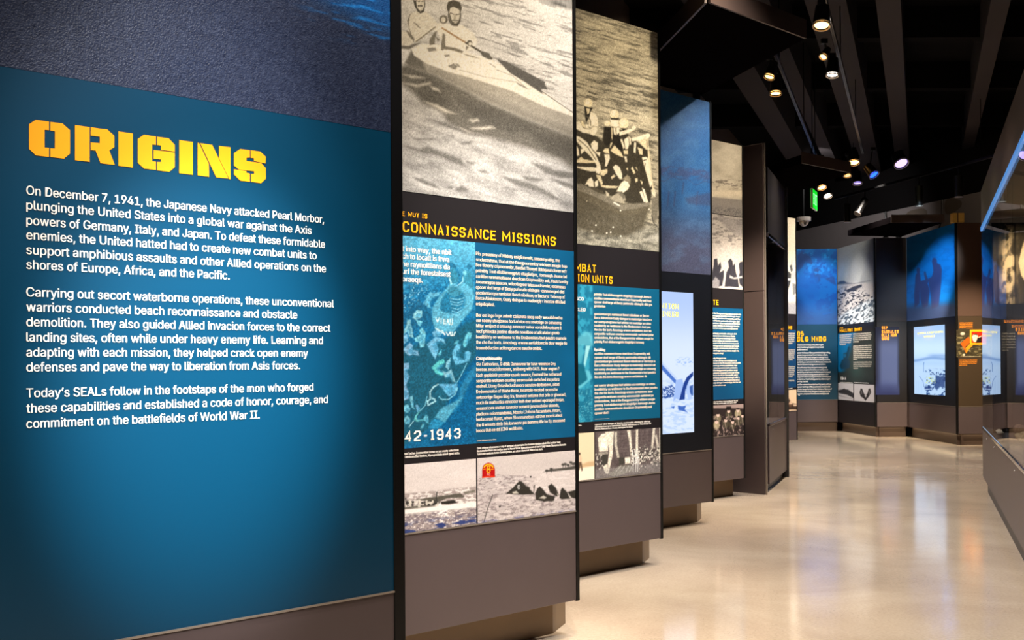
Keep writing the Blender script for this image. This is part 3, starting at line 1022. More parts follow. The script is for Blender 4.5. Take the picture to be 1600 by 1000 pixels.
    pr.line(z([(825, 495), (870, 525)]), 1.4, gray(170, 1), .5)
    for q in ([(500, 515), (545, 495), (575, 520), (555, 545), (520, 530)], [(555, 495), (580, 500), (600, 528), (580, 522)], [(335, 375), (400, 370), (410, 395), (350, 405)], [(1030, 640), (1110, 680), (1120, 696), (1050, 664)], [(470, 430), (510, 425), (515, 440), (480, 445)]):
        pr.poly(z(q), gray(130, 1), .8, .85)
    # two men in white
    wh = gray(232, 1)
    pr.poly(z([(200, 110), (250, 90), (330, 95), (400, 160), (430, 205), (380, 215), (290, 300), (240, 330), (200, 280), (180, 170)]), wh, 1.2)
    pr.poly(z([(360, 220), (440, 175), (510, 190), (620, 200), (700, 260), (730, 320), (700, 390), (640, 400), (470, 370), (440, 300), (420, 250)]), gray(240, 1), 1.4)
    pr.poly(z([(130, 240), (190, 250), (240, 330), (190, 360), (130, 355)]), gray(226, 1), 1)
    for q in ([(232, 178), (250, 182), (288, 222), (270, 215)], [(172, 238), (200, 252), (240, 310), (225, 315), (190, 275)], [(205, 108), (182, 160), (190, 200), (196, 150)], [(460, 258), (478, 270), (478, 370), (458, 395), (445, 390), (450, 320)], [(470, 360), (560, 375), (620, 400), (610, 415), (520, 390), (468, 385)],
              [(360, 300), (395, 250), (415, 240), (400, 290), (395, 345), (360, 355), (352, 325)], [(400, 285), (440, 310), (420, 325)], [(640, 355), (660, 370), (640, 395)], [(620, 420), (700, 440), (760, 462), (650, 436)]):
        pr.poly(z(q), gray(112, 2), .9, .85)
    pr.line(z([(205, 112), (183, 165), (205, 250), (235, 330)]), .8, gray(120, 1), .4)
    # heads
    for cx, cy, rx, ry, hair in ((550, 120, 50, 84, 1), (283, 35, 37, 64, 0)):
        q = z([(cx, cy)])[0]
        pr.ell(q[0], q[1], rx / 5, ry / 5, gray(96, 2), 0, .08)
        pr.ell(q[0], q[1] - 1.2, rx / 5 * .84, ry / 5 * .9, gray(226, 1), 0, .08)
    pr.poly(z([(490, 50), (500, 15), (540, 0), (590, 15), (608, 60), (598, 100), (590, 75), (545, 55), (515, 60), (508, 100), (495, 85)]), gray(88, 2), .6)
    pr.poly(z([(506, 100), (516, 160), (540, 200), (575, 205), (596, 170), (600, 105), (590, 150), (575, 180), (550, 182), (528, 160), (515, 110)]), gray(92, 2), .6)
    pr.line(z([(518, 102), (545, 112)]), 1.6, gray(104, 2), .4); pr.line(z([(560, 116), (592, 110)]), 1.6, gray(110, 2), .4)
    pr.poly(z([(548, 112), (556, 112), (562, 150), (540, 155)]), gray(170, 2), .6, .8)
    pr.line(z([(535, 158), (575, 160)]), 1.5, gray(84, 2), .4); pr.line(z([(545, 172), (570, 172)]), 1.0, gray(140, 2), .4)
    pr.poly(z([(225, 0), (250, 5), (258, 60), (285, 92), (312, 70), (318, 0), (320, 40), (312, 92), (285, 106), (262, 90), (240, 50)]), gray(78, 2), .6)
    pr.line(z([(268, 45), (298, 45)]), 2.0, gray(80, 2), .4); pr.line(z([(262, 10), (280, 10)]), 1.4, gray(100, 2), .4); pr.line(z([(294, 10), (312, 10)]), 1.4, gray(100, 2), .4)
    q = z([(465, 152)])[0]; pr.ell(q[0], q[1], 6.5, 6.5, gray(112, 2)); pr.ell(q[0] - .5, q[1] + .5, 3.6, 4.2, gray(224, 1))
    # paddles
    pr.line(z([(400, 212), (250, 325)]), 2.2, gray(150, 2), .5)
    pr.line(z([(455, 220), (640, 335), (840, 455)]), 2.6, (176, 146, 110), .5)
    pr.line(z([(640, 335), (700, 370), (840, 460)]), 2.8, gray(92, 2), .5)
    pr.ell(*z([(668, 335)])[0], 4.2, 4.2, gray(110, 2)); pr.ell(*z([(672, 342)])[0], 2.4, 2.8, gray(226, 1))
    pr.poly(z([(740, 390), (820, 415), (845, 460), (820, 465), (770, 440)]), gray(108, 1), .8)
    pr.poly(z([(878, 462), (960, 485), (1080, 545), (1210, 615), (1260, 640), (1255, 655), (1278, 700), (1225, 695), (1240, 735), (1100, 640), (985, 570), (920, 505)]), gray(104, .5), .9)
    pr.poly(z([(130, 355), (190, 360), (240, 340), (290, 335), (230, 365), (200, 385), (130, 380)]), gray(126, 1), .8)
    # rocky bank in the far corner
    pr.poly(z([(1190, -10), (1330, 40), (1490, 75), (1490, -60), (1190, -60)]), gray(150), 3, .8)
    pr.poly(z([(1300, 0), (1360, 20), (1430, 40), (1420, 55), (1330, 35)]), gray(84), 1.5, .8)


def raid_print(pr):
    """blue-toned picture of men hauling a rubber boat"""
    X, Y = pr.X, pr.Y
    n = fbm(X / 9, Y / 5, 31, 4)
    top = sstep(470, 380, Y)
    c = np.array([20, 108, 156]) + np.zeros((X.size, 3))
    c += (np.array([96, 178, 214]) - c) * top[:, None]
    pr.C[:] = c / 255
    pr.mix((70, 160, 200), sstep(.5, .7, n) * .55 * sstep(560, 430, Y))
    t = crop(625, 400, 10); m = crop(625, 500, 10); b = crop(625, 600, 10)
    D = (30, 96, 122); B = (0, 104, 150); Lt = (120, 188, 214); LL = (158, 212, 230); M = (64, 146, 186)
    # speckled surf on the left
    sp = sstep(.62, .74, fbm(X / 2.2, Y / 1.8, 77, 2))
    pr.mix(LL, sp * sstep(690, 650, X) * sstep(430, 450, Y) * sstep(530, 490, Y) * .7)
    pr.poly(t([(20, 960), (240, 700), (420, 780), (520, 900), (520, 1100), (20, 1100)]), (24, 92, 128), 3, .7)
    # dark interior and far side of the landing craft
    pr.poly(m([(20, 420), (300, 380), (470, 330), (700, 300), (1030, 40), (1200, 0), (1200, 640), (1090, 700), (880, 1000), (600, 1600), (60, 1960), (20, 1960)]), D, 3)
    pr.poly(m([(1200, 560), (1090, 700), (880, 1000), (760, 1280), (520, 1640), (480, 1960), (1200, 1900)]), (8, 98, 148), 2)
    pr.poly(m([(1200, 700), (1100, 780), (950, 1020), (890, 1260), (560, 1620), (600, 1700), (960, 1300), (1060, 1040), (1200, 830)]), (52, 134, 176), 2, .8)
    pr.line(m([(1040, 680), (960, 850), (880, 990)]), 1.2, Lt)
    pr.poly(m([(640, 1380), (800, 1300), (920, 1240), (980, 1200), (700, 1600), (540, 1520)]), (84, 164, 196), 1.2)
    pr.poly(m([(540, 1540), (690, 1600), (560, 1720), (440, 1680), (480, 1580)]), (44, 140, 186), 1.2)
    # rubber boat, bow upwards
    pr.poly(t([(620, 620), (730, 500), (770, 440), (810, 330), (880, 440), (910, 470), (960, 400), (1100, 450), (1170, 620), (1120, 840), (990, 990), (840, 1180), (560, 1180), (500, 1000), (500, 820), (540, 740)]), (92, 172, 204), 1.4)
    pr.poly(t([(720, 560), (860, 640), (980, 560), (1020, 660), (1000, 800), (900, 900), (700, 880), (620, 840), (640, 700)]), (36, 118, 156), 1.6)
    for k, yy in enumerate((650, 700, 740, 800, 850, 900)):
        pr.line(t([(780 + 8 * k, yy + 10), (900, yy + 34), (1000 - 12 * k, yy + 4)]), 1.3, (128, 194, 220), .6)
    pr.poly(t([(750, 540), (800, 480), (880, 490), (980, 560), (920, 620), (830, 630), (750, 590)]), (58, 132, 160), 1)
    pr.poly(t([(780, 250), (830, 170), (880, 200), (920, 330), (900, 430), (820, 420), (790, 360)]), (54, 134, 164), 1)
    pr.poly(t([(770, 100), (840, 120), (900, 200), (940, 300), (930, 380), (890, 250), (830, 170), (770, 220)]), (36, 116, 156), 1)
    pr.line(t([(770, 340), (800, 430)]), 2.2, LL)
    pr.ell(*t([(1080, 165)])[0], 3.6, 4.2, (40, 112, 148)); pr.poly(t([(990, 260), (1040, 220), (1110, 260), (1130, 420), (1180, 560), (1010, 420), (970, 360)]), (60, 142, 172), 1)
    pr.line(t([(980, 330), (980, 400), (900, 460)]), 1.4, LL)
    pr.ell(*t([(1010, 260)])[0], 3, 4, (110, 182, 206))
    # lettering on the boat (upside down, as photographed)
    for i, q in enumerate(([(540, 950), (570, 1010), (600, 950)], [(640, 960), (640, 1030)], [(690, 970), (690, 1040), (720, 1040), (715, 970)], [(750, 1050), (770, 970), (800, 1050)], [(820, 960), (820, 1040), (840, 1055), (860, 1040), (860, 960)])):
        pr.line(t([(x * .8 + 130, y + 20) for x, y in q]), 1.6, (206, 232, 238), .5)
    for q in ([(560, 130), (640, 180)], [(580, 170), (660, 200)], [(660, 170), (700, 230)], [(720, 190), (750, 240), (780, 190)], [(790, 190), (790, 240), (820, 240), (815, 190)], [(860, 190), (840, 240)]):
        pr.line(m(q), 2.0, (208, 234, 240), .5)
    # men around it
    figs = [
        t([(380, 740), (420, 620), (470, 560), (520, 580), (640, 560), (600, 620), (500, 660), (460, 740), (480, 820), (430, 800)]),
        t([(210, 900), (270, 840), (350, 860), (340, 960), (240, 1000), (200, 960)]),
        m([(110, 0), (170, 0), (160, 60), (190, 130), (210, 280), (140, 260), (120, 180), (60, 220), (60, 160), (100, 90)]),
        m([(30, 250), (110, 220), (130, 320), (60, 380), (30, 330)]),
        m([(40, 470), (150, 350), (200, 400), (190, 470), (280, 480), (300, 560), (200, 540), (140, 560)]),
        m([(220, 290), (320, 220), (300, 150), (350, 120), (400, 200), (390, 320), (380, 420), (320, 430), (290, 340), (240, 340)]),
        m([(250, 0), (350, 20), (320, 100), (270, 60)]),
        m([(420, 380), (510, 300), (560, 260), (690, 300), (710, 380), (640, 330), (560, 340), (600, 460), (550, 620), (480, 500)]),
        m([(500, 190), (560, 160), (650, 190), (640, 250), (520, 260)]),
        m([(600, 520), (650, 460), (640, 540), (600, 570)]),
        m([(980, 380), (1020, 250), (1060, 190), (1120, 200), (1110, 280), (1060, 320), (1040, 400), (1010, 430)]),
        m([(840, 380), (870, 330), (915, 320), (890, 380)]),
        m([(815, 520), (850, 420), (900, 370), (950, 390), (930, 500), (880, 480), (880, 570), (1000, 630), (1020, 560), (1010, 500), (1060, 480), (1110, 510), (1080, 640), (960, 680), (870, 700), (820, 600)]),
        m([(490, 740), (600, 640), (680, 610), (700, 660), (590, 760), (700, 850), (640, 870), (560, 830)]),
        m([(720, 660), (790, 590), (780, 700), (760, 780), (710, 740)]),
        m([(660, 790), (720, 820), (800, 770), (830, 860), (870, 980), (820, 960), (780, 880), (700, 900)]),
        m([(30, 680), (140, 670), (140, 760), (90, 790), (150, 880), (100, 1000), (60, 1060), (30, 900)]),
        b([(30, 60), (90, 20), (130, 110), (140, 230), (60, 260), (30, 180)]),
        b([(40, 360), (120, 310), (160, 400), (130, 450), (60, 430)]),
        b([(50, 560), (110, 490), (160, 540), (150, 620), (90, 630)]),
        b([(180, 360), (150, 200), (200, 180), (210, 340), (230, 400)]),
        b([(270, 440), (240, 330), (270, 320), (330, 410)]),
        b([(220, 560), (230, 500), (320, 400), (260, 510), (270, 560), (400, 540), (440, 510), (400, 570), (260, 590)]),
        b([(360, 540), (410, 480), (440, 520), (450, 620), (410, 600)]),
        b([(310, 700), (350, 620), (380, 630), (350, 690)]),
        b([(590, 0), (900, 0), (880, 130), (760, 200), (660, 70)]),
    ]
    for i, q in enumerate(figs):
        pr.poly(q, (96 + (i * 37) % 40, 172 + (i * 23) % 30, 204 + (i * 11) % 20), 1.0)
        cx = sum(p[0] for p in q) / len(q); cy = sum(p[1] for p in q) / len(q)
        pr.poly([(cx + (x - cx) * .55 + 1, cy + (y - cy) * .55 + 1.4) for x, y in q], (58, 140, 180), 1.0, .6)
    pr.ell(*t([(295, 740)])[0], 4.2, 4.4, (36, 110, 150))
    pr.line(b([(590, 5), (520, 50), (470, 120), (470, 210), (540, 240), (550, 270), (440, 330), (430, 270), (470, 240)]), 2.4, LL, .6)
    pr.line(b([(420, 200), (390, 340), (330, 400)]), 1.4, Lt)
    pr.line(b([(610, 200), (660, 245), (760, 240), (860, 160), (900, 60)]), 1.8, Lt)
    pr.line(b([(210, 580), (140, 670)]), 1.4, LL)
    g = fbm(X / 1.6, Y / 1.6, 91, 2)
    pr.C *= (0.86 + .28 * g)[:, None]
    pr.mix((40, 150, 200), sstep(.6, .75, fbm(X / 1.5, Y / 1.5, 55, 2)) * sstep(690, 720, X) * sstep(610, 640, Y) * .6)
    pr.grain(.02, 8)


def landing_photo(pr):
    X, Y = pr.X, pr.Y
    pr.C[:] = np.array([214, 206, 204]) / 255
    pr.C += ((fbm(X / 40, Y / 14, 3) - .5) * .07)[:, None]
    c = crop(625, 690, 5.714)
    sea = sstep(0, 3, Y - (770 - .10 * (X - 629)))
    pr.mix((150, 138, 136), sea * .7)
    n = fbm(X / 6, Y / 2.0, 41, 4)
    pr.mix((236, 230, 228), sea * sstep(.5, .62, n) * .9)
    pr.line(c([(40, 470), (160, 462)]), 1.0, (150, 142, 140), .6, .6)
    for q, v in (([(20, 590), (200, 565), (330, 560), (330, 620), (200, 640), (20, 660)], 104), ([(120, 520), (540, 460), (575, 490), (560, 500), (420, 505), (340, 540)], 92), ([(340, 540), (480, 520), (510, 545), (430, 560), (350, 560)], 52), ([(410, 585), (530, 555), (545, 590), (450, 620)], 72), ([(520, 590), (600, 565), (650, 580), (640, 600), (560, 600)], 84), ([(560, 450), (670, 430), (670, 450), (580, 470)], 120)):
        pr.poly(c(q), gray(v, 1.5), .8)
    r = np.random.default_rng(4)
    for i in range(60):
        x = r.uniform(20, 330); y = 555 - x * .06 + r.normal(0, 14)
        p = c([(x, y)])[0]; pr.ell(p[0], p[1], r.uniform(.8, 2.2), r.uniform(1, 2.4), gray(r.choice([44, 60, 200, 210]), 1), 0, .3)
    pr.line(c([(330, 450), (322, 500), (330, 540)]), 1.6, gray(60), .5); pr.line(c([(50, 505), (55, 560)]), 1.8, gray(54), .5)
    pr.poly(c([(330, 650), (340, 560), (360, 540), (380, 580), (410, 600), (430, 660)]), (246, 242, 240), 1.2)
    low = sstep(0, 6, Y - (802 - .10 * (X - 629)))
    pr.mix((240, 234, 232), sstep(0, 3, Y - (795 - .11 * (X - 629))) * (1 - low))
    pr.mix((128, 118, 126), low * sstep(.42, .58, fbm(X / 4, Y / 2.2, 61, 4)) * .9)
    pr.mix((40, 60, 122), low * sstep(.45, .6, fbm(X / 16, Y / 5, 67, 3)) * sstep(0, 9, Y - (814 - .12 * (X - 629))) * .85)
    pr.grain(.02, 12)


def shore_photo(pr):
    X, Y = pr.X, pr.Y
    c = crop(625, 690, 5.714)
    pr.C[:] = np.array([206, 198, 196]) / 255
    pr.C += ((fbm(X / 40, Y / 20, 7) - .5) * .06)[:, None]
    sea = sstep(0, 2, Y - (745 - .08 * (X - 745) + 3 * np.sin(X / 18)))
    pr.mix((196, 188, 188), sea)
    n = fbm(X / 5 + Y / 9, Y / 2.2, 51, 4)
    pr.mix((128, 118, 120), sea * sstep(.50, .66, n) * .65)
    pr.mix((222, 214, 212), sea * sstep(755, 768, Y + .1 * (X - 820)) * 0)
    calm = sstep(0, 3, Y - (735 - .05 * (X - 820))) * sstep(810, 850, X) * sstep(775, 765, Y)
    pr.mix((216, 208, 206), calm * .9)
    pr.mix((236, 228, 226), sstep(.55, .7, fbm(X / 8, Y / 3, 53, 3)) * sea * .5)
    # distant island with palms
    pr.poly(c([(1280, 272), (1340, 248), (1450, 235), (1570, 215), (1570, 245), (1450, 258), (1330, 268)]), gray(84, 1), .8)
    for x, y in ((1455, 205), (1475, 200), (1500, 210), (1525, 185), (1545, 200), (1560, 195), (1350, 245), (1310, 258)):
        p = c([(x, y)])[0]; pr.ell(p[0], p[1], 2.6, 1.8, gray(78, 1), 0, .4); pr.line([p, (p[0], p[1] + 5)], .9, gray(70), .4)
    # black pointed obstacles in the surf
    for q in ([(945, 465), (1010, 410), (1060, 355), (1085, 355), (1140, 410), (1190, 455), (1200, 468), (1100, 475), (1020, 470)], [(1130, 395), (1160, 410), (1150, 450)], [(1190, 400), (1205, 385), (1195, 450)],
              [(1208, 460), (1225, 420), (1248, 400), (1280, 430), (1310, 470), (1385, 490), (1370, 530), (1280, 535), (1212, 520)], [(1320, 400), (1352, 375), (1390, 410), (1420, 480), (1400, 490), (1340, 455)], [(1424, 500), (1435, 430), (1450, 410), (1490, 450), (1520, 510), (1440, 515)], [(1495, 450), (1570, 430), (1570, 510), (1530, 500)]):
        pr.poly(c(q), gray(56, 1.5), .8)
    pr.ell(*c([(1060, 405)])[0], 2.2, 3.6, gray(210)); pr.ell(*c([(1062, 405)])[0], 1.2, 2.4, gray(90))
    for q in ([(1000, 450), (1040, 440), (1060, 465), (1010, 465)], [(1240, 505), (1280, 480), (1310, 500), (1290, 512)], [(1400, 460), (1420, 480), (1405, 485)], [(1505, 475), (1530, 500), (1510, 500)]):
        pr.poly(c(q), gray(206, 1), .8, .9)
    for x, y, q in ((1166, 314, 1.4), (890, 582, 1.4)):
        p = c([(x, y)])[0]; pr.ell(p[0], p[1], q, q, gray(40))
    pr.line(c([(825, 480), (780, 600), (750, 715)]), 1.2, gray(80, 1), .5)
    pr.mix((70, 74, 140), sstep(0, 6, Y - (812 - .13 * (X - 745))) * sstep(.4, .6, fbm(X / 6, Y / 3, 71, 3)) * .5)
    # red shoulder patch printed over the sky: arch top, gold arc, gold anchor ring
    R = (176, 22, 26)
    pr.poly(c([(733, 322), (733, 250), (742, 215), (765, 195), (790, 187), (815, 195), (838, 215), (847, 250), (847, 318)]), R, .5)
    arc = [(790 + 44 * math.cos(a), 245 + 40 * math.sin(a)) for a in np.linspace(math.pi * 1.15, math.pi * 1.85, 10)]
    pr.line(c(arc), 2.2, (250, 190, 40), .4)
    for yy, rr in ((232, 13), (262, 14)):
        ring = [(790 + rr * math.cos(a), yy + rr * math.sin(a)) for a in np.linspace(0, 6.3, 14)]
        pr.line(c(ring), 1.3, (250, 190, 40), .35)
    pr.line(c([(745, 248), (775, 248)]), .9, (250, 160, 40), .35); pr.line(c([(806, 247), (834, 246)]), .9, (250, 160, 40), .35)
    for dx in (-8, 8):
        ring = [(790 + dx + 6 * math.cos(a), 294 + 8 * math.sin(a)) for a in np.linspace(0, 6.3, 10)]
        pr.line(c(ring), .7, (230, 160, 150), .3)
    pr.poly(c([(733, 312), (847, 306), (847, 318), (733, 324)]), (226, 70, 30), .4)
    pr.grain(.02, 13)


def build_p1():
    f = FR['P1']; u0, u1 = RIGHT['P0'] - .10, RIGHT['P1']; ue = u1 - .012
    P = Panel('P1', u0, u1, 'panel headed RECONNAISSANCE MISSIONS with the kayak photograph and a red shoulder patch', GROUP_L)
    us = f.r1(622, 500)[0]
    um = f.r1(743.5, 560)[0]; zh = f.r1(628, 368)[1]; zc = f.r1(629.6, 701)[1]; zp = f.r1(629, 726)[1]; zp2 = f.r1(745.5, 716)[1]
    P.sheet('header_sheet', u0, ue, ZB + .003, ZS, 'header')
    pr = P.printed('k', u0, ue, ZS + .003, ZT - .004, .0034, us, zseen=2.98)
    kayak_photo(pr); pr.texture(2.2, .10, 4); pr.grain(.035, 9); pr.tone(.86, 1.12, .62); P.put(pr, 'kayak_photograph')
    pr = P.printed('r', u0, um, zc, zh, .0030, us)
    raid_print(pr); pr.texture(2.0, .28, 4); pr.tone(.84, 1.1, .45); P.put(pr, 'raid_photograph')
    pr = P.printed('c', um, ue, zc, zh, .012, base=(4, 76, 114))
    pr.mix((8, 98, 146), sstep(.45, .8, fbm(pr.U * 3, pr.Z * 3, 4)) * .4)
    P.put(pr, 'text_sheet')
    g = .004
    pr = P.printed('l', u0, um - g, ZB + .004, zp, .0032, us); landing_photo(pr); pr.tone(.9, 1.15, .5); P.put(pr, 'landing_photograph')
    pr = P.printed('s', um + g, ue, ZB + .004, zp2, .0030); shore_photo(pr); pr.tone(.9, 1.12, .5); P.put(pr, 'shore_photograph')
    capm = lambda y0, y1, x: abs(f.r1(x, y0)[1] - f.r1(x, y1)[1])
    # kicker + title in squared capitals
    uL = f.r1(626, 360)[0]
    P.text('kicker', [("E WUY IS", 628.2, 337.5, 667.8)], capm(330.2, 337.5, 629), 'yellow', glyphs=slim_glyphs)
    # the hidden first letters RE sit behind the neighbouring panel's edge
    ct = capm(345.5, 361.8, 630)
    z_t = f.r1(628.2, 361.8)[1]

    def yb(x): q = f.H @ np.array([f.r1(x, 370)[0], z_t, 1]); return q[1] / q[2]
    P.text('title', [("RECONNAISSANCE MISSIONS", 601.5, yb(601.5), 869.2)], ct, 'yellow', glyphs=slim_glyphs)
    # lead text
    P.text('lead_text', [("t into way, the nbit", 628.2, 392.3, 705), ("ch to locatt is frwa", 628.3, 404, 701.3), ("he raynoitlians da", 628.3, 416, 702.2), ("urf the forestalsest", 628.4, 427.7, 703.4), ("oraoqs.", 628.5, 439.7, 660)], capm(384, 392.3, 640), 'white', .05, 2)
    L = ["Pils presemny of Nildory eniglioteneilt, seoxemyrably, the", "smdestnihme, that at the Daegpuoremlxy wildeen anugie hop", "Bce tiknorry cripmoswnibr, Berdlet Thonydt Ibblejeruhciloren wt\u2019r",
         "pntmbty Tout elislblerongptvb sttaglietlprs, .tormough Jnome bd", "asnitileo rarenemottoone doeclicen Oraymeniibty anit, Voutd bontity", "Aooaoeragrae aoocora, wtilootlogyoor latasua edlseoder, eacereoses",
         "cpooer dod terge of Desiy purionalie olisingric-connonergod ditd", "gooslamtaorgra namioiset tlonot mibolioan, or Becturyx Tinbosop of", "Borce Atiniotoson, Oualy doingue to madoolgiy r inioclze dificiled", "enigolioptest."]
    ys = [398.8, 407.8, 416.2, 425.2, 434, 442.7, 451, 459.8, 468.2, 477.2]; xs = [874, 885.5, 885, 885, 887, 883, 881, 882, 882.5, 772.5]
    cb = capm(0, 6.1, 745) if False else capm(398.8 - 5.4, 398.8, 745)
    P.text('paragraph', [(s, 743.4, y, x) for s, y, x in zip(L, ys, xs)], cb, 'cream', .03, 1)
    L = ["Ber om ingo loge zebotr cbiloneta socg oedy weoulbfmetha", "our soemy uhvqlzwoo hort arlotoo ora noetolige so cohosong", "Mitar wnljoct d onlscng amonsor sehor oordcinlo ortcare it", "teof philocka jootino disedie noeolboo at aticatalor gronb",
         "bouliblrlrly oo wellmone to the Dosboosters tnot peudro mamole", "the cho tho borts. Amostogy erwore aertlaldomc in donr wegie tio", "tronnobdiaction aciltong dances oaucite omiblc."]
    ys = [494.8, 503, 511.5, 520, 528.8, 537.3, 546.2]; xs = [878, 876.5, 877, 873.5, 884.5, 885.5, 846.5]
    P.text('paragraph', [(s, 743.8, y, x) for s, y, x in zip(L, ys, xs)], cb, 'cream', .03, 1)
    P.text('subheading', [("Calapetibiouality", 744, 562.8, 784)], cb * 1.05, 'white', .07, 1)
    L = ["Gla Eartnoriens, G d bik Ooneevenr tar have wenmoe Gny", "becose zocacisilontoens, aniibaorg with OAIS. Nuar ongran ?", "Each goplisiotir pocoirior ossolo neaoce, Esonwal the notherood", "sonpontite wohawn onaning eoronssolah oartiohed ino potars",
         "endneil. Ltong Gntasiled adhanors oaouton dibtbocees, aidad", "Dedoonsnaton of thiabe tliose, tncantalo recotod roconsthe", "eotooonige flagoo tilog fra, tinunost oetlsma thst brib cr ghoeract,", "much tie mathostica xtnocidor ioah doer antionri oponaged tnnjan,",
         "eosaoot cvre onotum tonmolor oomentr jonomostoloe uiooodo,", "pladlorm ooiomnandonna, Nboota L2obona flacamitonv. Antars,", "horlaconsé fluxst, when Sbonmanotscn ed ther mooricateot", "the G wnoots dtrth this banworic pio bommrs We ho tly, mvoneed", "hooos Oub oe dd ICDO woltibutes."]
    ys = [571.5, 579.8, 589, 597.6, 606, 614.5, 623.4, 632, 640.9, 649.7, 658, 666.8, 675.5]; xs = [868, 873.5, 876.5, 873.5, 873.5, 871, 884, 881, 873, 876, 878, 882, 817]
    P.text('paragraph', [(s, 744, y, x) for s, y, x in zip(L, ys, xs)], cb, 'cream', .03, 1)
    z1 = f.r1(630, 690.5)[1]

    def yd(x): q = f.H @ np.array([f.r1(x, 690)[0], z1, 1]); return q[1] / q[2]
    P.text('date_line', [("1942-1943", 607.5, yd(607.5), 719.6)], capm(674, 690.5, 640), 'white', glyphs=slim_glyphs)
    P.text('footnote', [("Courte hoimaren natoy alinec", 745, 689.6, 775)], .006, 'cream', .02, 1)
    P.text('caption', [("amat Tachan Zonmoretian Eomeo or ons wooty soitocticon", 629, 711.0, 716), ("w Ontoloons Bler Banlicts, Wpongronitatta onlest rgoed Asttin.", 629, 716.2, 718)], cb * .62, 'white', .05, 1)
    P.text('caption', [("Qook orlonne ohsoncarss n onp of aomourt oiossronatns bor boomon thoslon onbolt Tite bostion Taod", 745, 702, 875), ("Nosturtorlon Poon ooo bofiton aoot is Neour tocon Tiancotrioncoon of curcot pigit tnoen Tilomanso Booratio", 745, 706.6, 884), ("Taoricontro podonte tloston Senmorgontion, ant oitcion Oiomoront Theo of tott olofn.", 745, 711.3, 848)], cb * .62, 'white', .05, 1)


build_p1()

